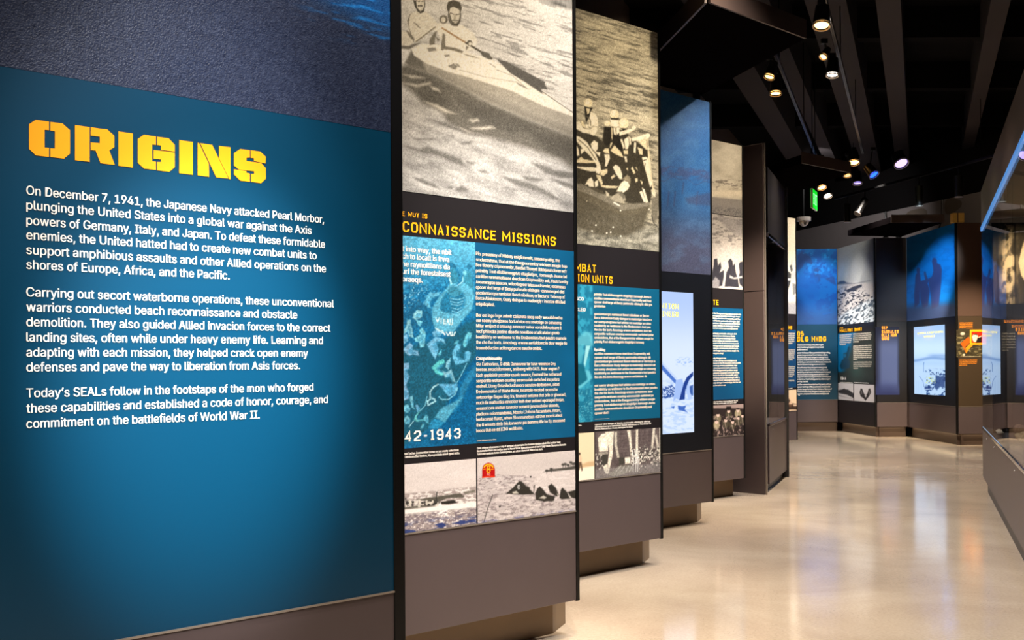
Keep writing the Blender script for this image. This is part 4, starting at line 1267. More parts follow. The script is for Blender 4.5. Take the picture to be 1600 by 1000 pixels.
# ================================================================== third panel: combat demolition units
def raft_photo(pr):
    X, Y = pr.X, pr.Y
    b = Y - .30 * (X - 900)
    n = fbm(X / 22, b / 3.0, 15, 4); n2 = fbm(X / 50, b / 16, 18, 3)
    v = 176 + (n2 - .5) * 50
    v = v - sstep(.52, .7, n) * 58 + sstep(.5, .3, n) * 22
    pr.C[:] = np.stack([v, v * .985, v * .93], -1) / 255
    low = sstep(330, 350, Y - .12 * (X - 900))
    n3 = fbm((X + Y) / 12, (Y - X * .3) / 4, 25, 4)
    v2 = 140 + (n3 - .5) * 120
    pr.mix(np.stack([v2, v2, v2 * .97], -1) / 255, low)
    pr.grain(.04, 21)
    c = crop(898, 140, 10); d = crop(898, 230, 10)
    dk, bl = gray(70, 2), gray(48, 2)
    wt, sk = gray(240, 1), gray(222, 2)
    # shadow of the boat and its reflection
    pr.poly(d([(0, 570), (200, 600), (500, 740), (720, 900), (1160, 880), (1180, 960), (1130, 1080), (1080, 1250), (800, 1400), (400, 1380), (0, 1250)]), gray(92, 2), 4, .95)
    pr.mix(gray(120, 1), sstep(.5, .7, fbm(X / 4, Y / 4, 35, 3)) * sstep(330, 345, Y) * sstep(368, 340, Y) * sstep(1020, 1000, X) * .5)
    # crew: dark mass, then lit limbs and helmets
    pr.poly(c([(0, 620), (120, 560), (240, 700), (330, 730), (430, 800), (460, 600), (600, 580), (680, 620), (760, 640), (860, 720), (960, 800), (1140, 950), (1190, 1350), (1210, 1560), (1180, 1760), (900, 1800), (560, 1660), (250, 1560), (0, 1480)]), dk, 1.2)
    for q, col in (
        ([(150, 265), (280, 285), (250, 345), (230, 420), (180, 520), (160, 420)], bl),
        ([(175, 290), (240, 300), (225, 370), (195, 385)], sk),
        ([(250, 340), (310, 370), (360, 450), (365, 570), (330, 580), (290, 560), (240, 590), (215, 560), (230, 440)], wt),
        ([(0, 500), (80, 500), (130, 600), (230, 630), (300, 580), (350, 590), (340, 660), (300, 720), (230, 690), (120, 670), (0, 600)], wt),
        ([(90, 490), (130, 490), (160, 560), (150, 600), (110, 560)], sk), ([(170, 540), (210, 560), (215, 610), (170, 590)], wt),
        ([(20, 720), (80, 740), (190, 820), (240, 900), (320, 1000), (400, 1180), (410, 1280), (380, 1320), (330, 1300), (340, 1180), (260, 1060), (130, 930), (20, 800)], wt),
        ([(250, 850), (300, 790), (360, 830), (360, 920), (330, 970), (400, 980), (390, 1050), (330, 990), (260, 910)], wt),
        ([(90, 930), (140, 920), (150, 960), (100, 1010)], wt), ([(20, 860), (60, 930), (70, 1030), (20, 1040)], wt),
        ([(25, 1110), (100, 1050), (150, 1090), (300, 1110), (330, 1140), (200, 1150), (25, 1140)], sk),
        ([(25, 1200), (150, 1210), (260, 1210), (400, 1230), (410, 1270), (260, 1280), (170, 1260), (30, 1220)], wt),
        ([(160, 1490), (210, 1400), (260, 1370), (290, 1430), (300, 1520), (230, 1520), (200, 1480)], wt),
        ([(310, 1440), (360, 1410), (365, 1500), (320, 1530)], wt), ([(330, 1330), (400, 1340), (440, 1460), (420, 1500), (360, 1400)], sk),
        ([(400, 1260), (510, 1240), (510, 1300), (450, 1350), (400, 1330)], sk),
        ([(460, 1010), (540, 1010), (550, 1080), (500, 1200), (470, 1200), (480, 1110)], wt),
        ([(470, 920), (530, 920), (540, 1000), (470, 990), (440, 960)], sk),
        ([(560, 470), (680, 480), (690, 560), (640, 590), (560, 560)], wt),
        ([(600, 590), (690, 600), (700, 660), (640, 730), (610, 690)], wt), ([(570, 590), (590, 600), (590, 780), (575, 760)], sk),
        ([(460, 580), (555, 590), (560, 830), (510, 880), (455, 840)], bl), ([(590, 710), (700, 700), (760, 940), (700, 980), (600, 830)], bl),
        ([(690, 660), (780, 640), (880, 610), (930, 620), (880, 660), (780, 700), (700, 720)], wt),
        ([(710, 780), (740, 770), (780, 900), (760, 930)], wt), ([(770, 780), (840, 730), (850, 850), (830, 930), (790, 930)], wt),
        ([(560, 950), (620, 870), (720, 970), (760, 1060), (700, 1040), (600, 990)], sk), ([(560, 830), (590, 830), (560, 900), (545, 910)], sk),
        ([(845, 720), (880, 760), (880, 860), (860, 860)], wt), ([(880, 760), (1000, 730), (1120, 690), (1170, 720), (1150, 760), (1020, 790), (900, 810)], wt),
        ([(990, 790), (1120, 770), (1130, 950), (1060, 880)], sk), ([(930, 820), (960, 830), (950, 1000), (920, 980)], wt),
        ([(980, 900), (1060, 930), (1060, 1020), (1010, 1010)], sk),
        ([(770, 1040), (810, 1050), (820, 1130), (790, 1130)], wt), ([(760, 950), (830, 950), (830, 1010), (770, 1010)], sk),
        ([(595, 1210), (640, 1170), (700, 1210), (740, 1320), (740, 1400), (700, 1400), (640, 1310)], wt), ([(560, 1370), (610, 1330), (640, 1350), (580, 1400)], sk),
        ([(650, 1590), (720, 1460), (770, 1420), (830, 1440), (860, 1500), (830, 1560), (760, 1610)], wt),
        ([(740, 1400), (820, 1330), (870, 1380), (870, 1480), (820, 1430)], gray(150, 2)), ([(880, 1230), (900, 1200), (950, 1300), (920, 1320)], sk), ([(940, 1210), (970, 1220), (985, 1270)], sk), ([(800, 1230), (830, 1220), (830, 1270)], sk),
        ([(940, 1390), (980, 1380), (985, 1430), (950, 1450)], sk), ([(1020, 1410), (1060, 1440), (1050, 1490)], sk),
        ([(400, 1490), (520, 1500), (680, 1510), (650, 1540), (500, 1540), (420, 1520)], sk),
        ([(1010, 1600), (1050, 1580), (1110, 1750), (1080, 1760)], wt), ([(1050, 1530), (1090, 1560), (1150, 1760), (1110, 1770)], wt),
        ([(1050, 1060), (1110, 1050), (1180, 1090), (1200, 1320), (1210, 1480), (1180, 1530), (1120, 1320), (1080, 1180)], wt),
        ([(1140, 960), (1170, 960), (1180, 1090), (1150, 1100)], sk), ([(1190, 1060), (1215, 1080), (1200, 1110)], sk),
        ([(1190, 1570), (1240, 1540), (1270, 1610), (1250, 1680), (1210, 1640)], wt),
    ):
        pr.poly(c(q), col, .8)
    # straps and seams over the lit limbs
    for q in ([(190, 420), (240, 470), (250, 560)], [(60, 780), (200, 900), (330, 1100)], [(1060, 1110), (1120, 1095)], [(640, 600), (650, 720)], [(1100, 1150), (1090, 1230)]):
        pr.line(c(q), 1.4, gray(110, 2), .5)
    # helmets
    for cx, cy, rx, ry in ((210, 210, 66, 74), (620, 385, 68, 72), (765, 525, 76, 86), (508, 525, 48, 44)):
        p = c([(cx, cy)])[0]
        pr.ell(p[0], p[1], rx / 10, ry / 10, gray(226, 2), 0, .08); pr.ell(p[0] - 1.2, p[1] - 1.8, rx / 18, ry / 18, gray(242, 1), 0, .4)
    pr.poly(c([(150, 262), (280, 285), (275, 300), (155, 275)]), bl, .6); pr.poly(c([(560, 440), (690, 445), (680, 470), (570, 465)]), bl, .6); pr.poly(c([(720, 600), (830, 610), (760, 640)]), bl, .8)
    pr.ell(*c([(925, 595)])[0], 3.2, 3.2, wt); pr.ell(*c([(1145, 715)])[0], 3.4, 3.2, wt)
    pr.ell(*c([(190, 1740)])[0], 1, 1, wt)
    # rubber tube and bow
    pr.poly(d([(0, 570), (100, 570), (250, 640), (420, 690), (480, 740), (620, 860), (720, 900), (900, 880), (1160, 870), (1150, 920), (980, 960), (740, 990), (560, 900), (300, 770), (0, 660)]), gray(134, 1), 1.2)
    pr.poly(d([(0, 660), (300, 780), (560, 910), (740, 1000), (980, 970), (1150, 920), (1120, 1000), (740, 1080), (480, 960), (0, 760)]), gray(104, 2), 2)
    pr.poly(d([(260, 620), (420, 670), (480, 740), (380, 720), (250, 650)]), gray(88, 2), 1)
    pr.poly(d([(540, 790), (660, 720), (700, 700), (780, 760), (800, 830), (720, 860), (620, 850)]), gray(168, 1), 1); pr.poly(d([(480, 680), (540, 730), (540, 770), (490, 760)]), gray(190, 1), .8)
    pr.poly(d([(660, 700), (740, 690), (790, 790), (760, 800)]), gray(118, 1), .8)
    pr.line(d([(612, 865), (700, 915)]), 2.0, gray(245), .5)
    for x, y in ((715, 990), (330, 1220), (270, 1310), (560, 1330), (720, 1390), (1160, 970), (500, 1340), (600, 1250)):
        p = d([(x, y)])[0]; pr.ell(p[0], p[1], 1.2, 1.2, gray(244))
    # paddle
    pr.line(c([(1140, 760), (1160, 1100), (1230, 1600)]), 1.8, gray(226, 2), .5)
    pr.poly(d([(1200, 800), (1260, 780), (1300, 720), (1310, 900), (1290, 1100), (1240, 1200), (1200, 1100)]), gray(128, 1), 1)
    pr.line(d([(1200, 1060), (1230, 1180), (1290, 1240)]), 1.0, gray(60), .5)
    pr.poly(crop(900, 140, 3.846)([(440, 880), (520, 860), (530, 900), (450, 920), (410, 900)]), gray(206), 2, .5)


def blue_map(pr, a, b):
    X, Y = pr.X, pr.Y
    pr.C[:] = np.array([26, 120, 150]) / 255
    pr.mix((54, 146, 172), sstep(.4, .7, fbm(X / 14, Y / 18, 47, 4)) * .8)


def build_p2():
    f = FR['P2']; u0, u1 = RIGHT['P1'] - .10, RIGHT['P2']; ue = u1 - .012
    P = Panel('P2', u0, u1, 'panel headed COMBAT DEMOLITION UNITS with the photograph of helmeted men in a rubber boat', GROUP_L)
    us = f.r1(896, 500)[0]; um = f.r1(929.2, 700)[0]
    zh = f.r1(901, 444)[1]; zc = f.r1(902, 660)[1]; zp = f.r1(902, 677)[1]; zp2 = f.r1(929.5, 675)[1]; ub = f.r1(925, 560)[0]
    P.sheet('header_sheet', u0, ue, ZB + .003, ZS, 'header')
    pr = P.printed('a', u0, ue, ZS + .003, ZT - .004, .0042, us)
    raft_photo(pr); pr.texture(1.5, .15, 5); pr.texture(6, .06, 15); pr.grain(.04, 9); pr.tone(.86, 1.15, .55, (1, .975, .90)); P.put(pr, 'raft_photograph')
    pr = P.printed('t', u0, ue, zc, zh, .0045, us)
    X, Y = pr.X, pr.Y
    pr.C[:] = np.array([8, 84, 116]) / 255
    pic = sstep(928, 924, X)
    pr.mix((44, 140, 170), pic * (.3 + .7 * sstep(.4, .65, fbm(X / 7, Y / 9, 47, 4))))
    e = crop(900, 540, 7.143); q = crop(900, 440, 10)
    pr.poly(q([(0, 900), (80, 830), (140, 780), (250, 800), (270, 1000), (0, 1000)]), (110, 186, 200), 2, .6)
    pr.poly(e([(0, 0), (60, 0), (90, 60), (60, 200), (0, 200)]), (70, 156, 178), 1.5, .8); pr.poly(e([(110, 0), (160, 0), (130, 120), (100, 240), (85, 200)]), (150, 206, 212), 1, .9)
    pr.poly(e([(0, 210), (60, 210), (130, 300), (130, 370), (80, 430), (0, 470)]), (10, 88, 112), 1.4, .9)
    pr.poly(e([(100, 270), (150, 280), (180, 360), (140, 400), (60, 470), (0, 480), (60, 430), (130, 380)]), (92, 178, 198), 1.4, .9)
    pr.mix((120, 196, 210), sstep(.6, .75, fbm(X / 1.6, Y / 1.6, 87, 2)) * pic * sstep(600, 620, Y) * .6)
    P.put(pr, 'text_sheet')
    g = .004
    pr = P.printed('l', u0, um - g, ZB + .004, zp, .005, us)
    X, Y = pr.X, pr.Y
    pr.C[:] = np.array([226, 204, 172]) / 255
    h = crop(900, 655, 10)
    pr.poly(h([(20, 760), (100, 700), (180, 670), (290, 655), (290, 740), (150, 750), (20, 780)]), (196, 168, 130), 1.5)
    pr.poly(h([(20, 770), (290, 730), (290, 990), (20, 990)]), (238, 226, 208), 1.2)
    pr.poly(h([(45, 560), (60, 530), (70, 560), (90, 610), (85, 680), (40, 680), (40, 600)]), (214, 186, 156), .7); pr.ell(*h([(55, 540)])[0], 1.4, 2.2, (70, 56, 46))
    pr.poly(h([(40, 670), (85, 670), (105, 800), (85, 810), (70, 720), (50, 800), (35, 810)]), (90, 72, 58), .7)
    P.put(pr, 'beach_photograph')
    pr = P.printed('s', um + g, ue, ZB + .004, zp2, .0042)
    X, Y = pr.X, pr.Y
    pr.C[:] = np.array([92, 82, 82]) / 255
    pr.mix((70, 60, 62), sstep(.4, .7, fbm(X / 3, Y / 9, 5, 3)) * .6)
    for yy in range(676, 712, 5): pr.line([(965, yy), (1030, yy - 5)], .7, (112, 104, 104), .4, .7)
    for q, v in (([(455, 200), (590, 190), (570, 560), (510, 850), (470, 850), (520, 500), (480, 300)], 214), ([(600, 200), (640, 190), (640, 400), (680, 600), (640, 600), (600, 400)], 180), ([(795, 170), (855, 170), (870, 400), (890, 600), (850, 560), (830, 350)], 206), ([(935, 155), (970, 155), (970, 500), (960, 680), (930, 600)], 210),
                 ([(1200, 140), (1240, 135), (1220, 350), (1190, 520), (1165, 520), (1180, 350)], 200), ([(1230, 250), (1260, 240), (1310, 480), (1330, 800), (1290, 600)], 190), ([(1300, 130), (1330, 130), (1330, 600), (1310, 560)], 206),
                 ([(340, 300), (400, 230), (500, 220), (500, 500), (360, 510)], 216), ([(400, 310), (480, 310), (480, 440), (390, 440)], 244), ([(350, 520), (500, 510), (500, 540), (350, 560)], 150),
                 ([(380, 560), (500, 550), (490, 700), (420, 720)], 60), ([(760, 600), (850, 590), (850, 690), (770, 700)], 228), ([(670, 600), (760, 590), (750, 700), (670, 720)], 58),
                 ([(680, 720), (860, 710), (900, 800), (600, 900), (500, 860), (620, 780)], 112), ([(420, 740), (480, 700), (500, 850), (460, 850)], 220)):
        pr.poly(h(q), gray(v, 1.5), .7)
    for x0, x1 in ((700, 620), (760, 700), (820, 780), (880, 830)): pr.line(h([(x0, 730), (x1, 820)]), .8, gray(210), .4)
    r = np.random.default_rng(9)
    for i in range(240):
        x = r.uniform(860, 1320); y = 560 + r.normal(0, 70) + abs(x - 1150) * .15
        p = h([(x, min(820, y))])[0]; pr.ell(p[0], p[1], r.uniform(.6, 1.5), r.uniform(.6, 1.8), gray(r.choice([60, 120, 200, 230]), 1), 0, .3)
    for i in range(30):
        p = h([(r.uniform(310, 420), r.uniform(540, 780))])[0]; pr.ell(p[0], p[1], 1, 1.6, gray(r.choice([60, 180]), 1), 0, .3)
    for x in (880, 920, 950): pr.line(h([(x, 480), (x + 20, 650), (x + 10, 820)]), 1.5, gray(226), .5)
    pr.mix(gray(150), sstep(731, 737, Y + .115 * (X - 930)) * .5)
    pr.texture(1.2, .3, 7)
    P.put(pr, 'girder_photograph')
    s1 = lambda px, x, y: px * abs(f.r1(x, y)[1] - f.r1(x, y + 50)[1]) / 50
    za = f.r1(902, 424)[1]; zb = f.r1(902, 440.3)[1]

    def yy(x, z): q_ = f.H @ np.array([f.r1(x, 430)[0], z, 1]); return q_[1] / q_[2]
    P.text('title', [("COMBAT", 882, yy(882, za), 930.6), ("DEMOLITION UNITS", 851, yy(851, zb), 957.6)], s1(12.4, 905, 424), 'yellow', glyphs=slim_glyphs)
    cw = s1(4.0, 930, 500)
    P.text('lead_text', [("SANTSCO", 884, 468.4, 911.8)], s1(5.4, 905, 470), 'white', .08, 1)
    P.text('lead_text', [("ANXCLEO", 886, 485.4, 914.6)], s1(5.4, 905, 470), 'white', .08, 1)
    P.text('paragraph', fillers(928, [461.4, 467.6, 473.6, 479.8], [1017, 1017.5, 1018.5, 945.5], seed=1), cw, 'cream', .05, 1)
    P.text('paragraph', fillers(928.2, [492.2, 498.3, 504.6, 510.6, 516.9, 523.2, 529.4, 535.7], [1014, 1018, 1017, 1016, 1017.5, 1021, 1020.5, 1005.5], seed=4), cw, 'cream', .05, 1)
    P.text('subheading', [("Byciditing", 928.4, 548.3, 945.2)], cw * 1.1, 'white', .09, 1)
    P.text('paragraph', fillers(928.5, [554.3, 560.5, 566.7, 572.8, 579, 585.1, 591.2], [1015.5, 1016.5, 1023.5, 1024, 1024, 1024, 1010.5], seed=2), cw, 'cream', .05, 1)
    P.text('paragraph', fillers(928.8, [604.2, 610.3, 616.5, 622.7, 629, 635.2, 641.4, 647.6], [1023, 1027, 1019.5, 1021, 1023, 1023, 1018.5, 951.5], seed=6), cw, 'cream', .05, 1)
    P.text('footnote', [("Toorc onodlo mo tonolec", 929, 655.6, 952)], .004, 'cream', .02, 1)
    P.text('caption', fillers(929.4, [664.6, 668.2, 671.8], [1016, 1017, 988], seed=3), cw * .66, 'white', .06, 1)
    P.text('caption', [("obtocrs do", 880, 667.4, 908)], cw * .66, 'white', .06, 1)


build_p2()


# ================================================================== fourth panel: blue print above a lit screen
def build_p3():
    f = FR['P3']; u0, u1 = RIGHT['P2'] - .10, RIGHT['P3']; ue = u1 - .012
    P = Panel('P3', u0, u1, 'dark panel with a tall pale blue video screen under a dim blue sea print', GROUP_L)
    P.sheet('header_sheet', u0, ue, ZB + .003, ZS, 'bezel')
    us = f.r1(1028, 500)[0]
    pr = P.printed('b', u0, ue, ZS + .003, ZT - .004, .006, us, base=(36, 88, 136))
    X, Y = pr.X, pr.Y
    pr.mix((70, 70, 92), sstep(290, 390, Y - .1 * (X - 1033)) * .92)
    pr.mix((84, 120, 156), sstep(.4, .7, fbm(X / 20, Y / 14, 5, 3)) * .3)
    wr = sstep(1.2, 0, abs(Y - (278 + 2.2 * np.sin(X / 4) + 3 * np.sin(X / 9) + .1 * (X - 1033))))
    pr.mix((58, 66, 100), wr * .8)
    pr.mix((62, 72, 108), sstep(0, 3, Y - (256 + .12 * (X - 1033))) * sstep(278, 270, Y - .1 * (X - 1033)) * sstep(.35, .6, fbm(X / 8, Y / 4, 9, 3)) * .8)
    for x, y0, y1 in ((1045, 300, 322), (1055, 300, 322), (1068, 286, 302), (1090, 300, 320)):
        pr.line([(x, y0), (x - 2, y1)], 2.2, (62, 64, 96), 1, .7)
    pr.poly([(1070, 310), (1112, 300), (1112, 322), (1075, 318)], (60, 62, 90), 2, .6)
    pr.grain(.03, 6)
    P.put(pr, 'sea_print', m='canvas')
    # screen: left edge hidden behind the neighbour
    ur = f.r1(1083.5, 560)[0]; zt = f.r1(1083, 458)[1]; zb = f.r1(1083.5, 675)[1]; ul = ur - 0.86
    pr = P.printed('s', ul, ur, zb, zt, .005, us)
    X, Y = pr.X, pr.Y
    g = np.clip((Y - 460) / 215, 0, 1)
    pr.C[:] = (np.array([176, 200, 244])[None] + (np.array([214, 228, 252]) - np.array([176, 200, 244]))[None] * sstep(0, .45, g)[:, None]) / 255
    m = crop(1030, 450, 4.167)
    pr.mix((166, 196, 244), sstep(.45, .7, fbm(X / 6, Y / 2.4, 4, 3)) * sstep(590, 600, Y) * .6)
    pr.mix((150, 184, 240), sstep(.5, .65, fbm(X / 3, Y / 2, 14, 3)) * sstep(.6, 0, abs(Y - 565) / 16) * sstep(1054, 1060, X))
    pr.poly(m([(20, 650), (80, 630), (110, 660), (120, 700), (40, 720), (0, 710)]), (30, 70, 150), 1, .9); pr.poly(m([(170, 650), (220, 630), (220, 700), (190, 700)]), (40, 80, 160), 1, .9)
    pr.mix((210, 226, 252), sstep(.5, .6, fbm(X / 1.6, Y / 1.6, 24, 2)) * sstep(1060, 1057, X) * sstep(600, 604, Y) * sstep(624, 620, Y) * .9)
    pr.poly(m([(10, 490), (30, 510), (110, 600), (105, 625), (10, 525)]), (74, 116, 200), .6); pr.poly(m([(10, 488), (110, 595), (115, 585), (20, 480)]), (196, 214, 246), .5)
    pr.poly(m([(110, 600), (150, 590), (160, 640), (130, 730), (110, 720), (90, 740), (100, 660)]), (160, 188, 240), .6)
    pr.poly(m([(220, 545), (180, 580), (160, 620), (130, 730), (165, 725), (170, 660), (195, 600), (220, 570)]), (22, 58, 140), .6)
    pr.poly(m([(195, 600), (175, 660), (190, 730), (220, 720), (200, 680)]), (176, 200, 244), .6)
    pr.poly(m([(120, 765), (150, 770), (175, 765), (165, 790), (185, 810), (150, 800), (125, 795)]), (60, 104, 190), .6); pr.poly(m([(75, 775), (100, 770), (95, 785)]), (60, 104, 190), .6)
    sc = P.put(pr, 'screen', m='screen', w=.0008)
    s1 = abs(f.r1(1040, 480)[1] - f.r1(1040, 500)[1]) / 20
    za = f.r1(1033, 481.8)[1]; zb2 = f.r1(1033, 494.2)[1]

    def yy(x, z): q_ = f.H @ np.array([f.r1(x, 485)[0], z, 1]); return q_[1] / q_[2]
    P.text('screen_title', [("ANTTON", 1026.5, yy(1026.5, za), 1060), ("GINEER", 1029, yy(1029, zb2), 1060)], s1 * 8.2, 'lime', glyphs=slim_glyphs, parent=sc)


build_p3()


# ================================================================== fifth panel
def build_p4():
    f = FR['P4']; u0, u1 = RIGHT['P3'] - .10, RIGHT['P4']; ue = u1 - .012
    P = Panel('P4', u0, u1, 'narrow looking panel with a cloudy sky photograph over black figures on a beach', GROUP_L, kick_end=False)
    P.sheet('header_sheet', u0, ue, ZB + .003, ZS, 'header')
    us = f.r1(1106, 500)[0]
    zm = f.r1(1111, 333)[1]
    a = crop(1105, 210, 3.846)
    pr = P.printed('k', u0, ue, zm + .003, ZT - .004, .007, us)
    X, Y = pr.X, pr.Y
    n = fbm(X / 20, Y / 12, 5, 4)
    pr.C[:] = np.array([178, 172, 160]) / 255; pr.C += ((n - .5) * .22)[:, None]
    pr.mix((120, 114, 108), sstep(.5, .65, fbm(X / 7, Y / 2.5, 9, 3)) * sstep(278, 284, Y) * sstep(300, 294, Y))
    pr.mix((232, 220, 200), np.exp(-((Y - 302) / 8) ** 2) * .6)
    pr.mix((136, 132, 130), sstep(306, 309, Y - .1 * (X - 1111)))
    pr.mix((104, 102, 104), sstep(318, 326, Y - .1 * (X - 1111)) * sstep(.4, .6, fbm(X / 1.4, Y / 1.4, 3, 2)))
    pr.grain(.02, 3); P.put(pr, 'sky_photograph')
    pr = P.printed('p', u0, ue, ZS + .003, zm - .003, .006, us)
    X, Y = pr.X, pr.Y
    pr.C[:] = np.array([214, 208, 204]) / 255
    pr.mix((150, 146, 146), sstep(.5, .66, fbm(X / 6, Y / 2.4, 8, 4)) * sstep(390, 376, Y))
    pr.poly(a([(60, 490), (215, 510), (215, 620), (160, 600), (110, 560)]), (166, 162, 164), 2, .7)
    for q in ([(30, 830), (40, 780), (40, 750), (60, 745), (65, 790), (80, 765), (85, 800), (75, 830), (100, 815), (100, 850), (90, 910), (60, 915), (30, 900)],
              [(105, 915), (115, 830), (130, 800), (125, 760), (140, 745), (152, 760), (155, 790), (165, 775), (172, 830), (185, 870), (190, 920), (140, 915)],
              [(190, 780), (200, 765), (215, 765), (215, 920), (195, 900), (190, 860), (195, 830)]):
        pr.poly(a(q), (56, 56, 66), .6)
    pr.poly(a([(135, 845), (160, 860), (210, 850), (210, 862), (165, 870), (135, 862)]), (200, 196, 198), .6)
    pr.poly(a([(25, 890), (50, 855), (75, 880), (70, 930), (25, 930)]), (150, 148, 154), 1)
    pr.texture(1.5, .14, 3); pr.grain(.02, 4); pr.tone(.82); P.put(pr, 'beach_photograph')
    b = crop(1105, 460, 4.167)
    zh = f.r1(1112, 480.3)[1]; zc = f.r1(1113, 625)[1]; zp = f.r1(1113, 633.5)[1]
    P.sheet('text_sheet', u0, ue, zc, zh, mat('blue_print', (6, 72, 112), rough=.4, var=.05), w0=.0006)
    pr = P.printed('m', u0, ue, ZB + .004, zp, .006, us)
    X, Y = pr.X, pr.Y
    pr.C[:] = np.array([44, 36, 36]) / 255
    pr.mix((170, 150, 144), sstep(640, 636, Y) * .9)
    r = np.random.default_rng(12)
    for x, y in ((70, 785), (140, 760), (200, 755), (60, 830), (120, 820), (205, 805), (165, 830), (230, 790)):
        p = b([(x, y)])[0]
        pr.ell(p[0], p[1] + 5, 5, 7, gray(r.choice([70, 110, 150]), 4), 0, .2); pr.ell(p[0], p[1], 2.4, 3.0, (226, 196, 184), 0, .12); pr.ell(p[0], p[1] - 2.2, 2.5, 1.4, (34, 28, 28), 0, .2)
        pr.line([(p[0] - 1, p[1] + 4), (p[0] + 1, p[1] + 14)], 1, (210, 190, 180), .5, .6)
    pr.poly(b([(125, 730), (155, 730), (158, 748), (122, 752)]), (24, 20, 22), .6)
    pr.mix((206, 180, 170), sstep(.58, .7, fbm(X / 2.2, Y / 3, 6, 3)) * sstep(648, 652, Y) * .7)
    P.put(pr, 'group_photograph')
    s1 = abs(f.r1(1120, 480)[1] - f.r1(1120, 500)[1]) / 20
    zt = f.r1(1112, 476.3)[1]

    def yy(x, z): q_ = f.H @ np.array([f.r1(x, 470)[0], z, 1]); return q_[1] / q_[2]
    P.text('title', [("ROUTE", 1098, yy(1098, zt), 1122.6)], s1 * 8.0, 'yellow', glyphs=slim_glyphs)

    def block(x0, y0, n, pitch, xr, seed):
        z0 = f.r1(1112, y0)[1]; out = []
        L = fillers(x0, [0] * n, xr, seed=seed)
        for i, (s, x, _, xe) in enumerate(L):
            z = z0 - i * pitch * s1
            out.append((s, x, yy(x, z), xe))
        return out
    xr = [1157.6, 1156, 1156, 1155, 1156, 1155, 1152.5]
    P.text('paragraph', block(1092, 490.5, 7, 3.85, xr, 0), s1 * 2.5, 'cream', .08, 1)
    P.text('paragraph', block(1092, 522, 9, 3.85, [1150.5, 1148, 1149, 1153, 1154, 1154.5, 1153, 1154.5, 1130], 3), s1 * 2.5, 'cream', .08, 1)
    P.text('paragraph', block(1092, 560.8, 12, 3.85, [1134, 1151, 1157, 1152, 1152, 1152, 1155, 1153, 1155, 1155.5, 1157, 1133.5], 5), s1 * 2.5, 'cream', .08, 1)
    P.text('caption', block(1092, 628.8, 2, 2.9, [1152.5, 1150], 2), s1 * 1.9, 'white', .08, 1)


build_p4()

# ================================================================== dividing fin and the left display case
def divider():
    t = 9.42; f = FR['P4']
    # a tall plate that stands square to the panels, from the floor up
    p0 = f.pt(t, 0, 6.4907 - 6.42); p1 = f.pt(t, 0, 6.4907 - 6.84)
    d = (p1 - p0); L = d.length; d.normalize()
    r = empty('divider_panel', (p0 + p1) / 2, math.atan2(d.y, d.x))
    tag(r, 'tall plain brown plate standing between the cloudy sky panel and the narrow glass case', 'divider')
    bm = bmesh.new(); bm_box(bm, -L / 2, L / 2, -.015, .015, 0, 2.02); bevel_all(bm, .003, 1); from_bm('lower_plate', bm, 'skirt', r)
    bm = bmesh.new(); bm_box(bm, -L / 2, L / 2, -.015, .015, 2.026, 3.49); bevel_all(bm, .003, 1); from_bm('upper_plate', bm, 'skirt', r)
    bm = bmesh.new(); bm_box(bm, -L / 2 - .012, -L / 2 - .001, -.008, .008, 0, 3.49); from_bm('edge_trim', bm, 'edge', r)


divider()


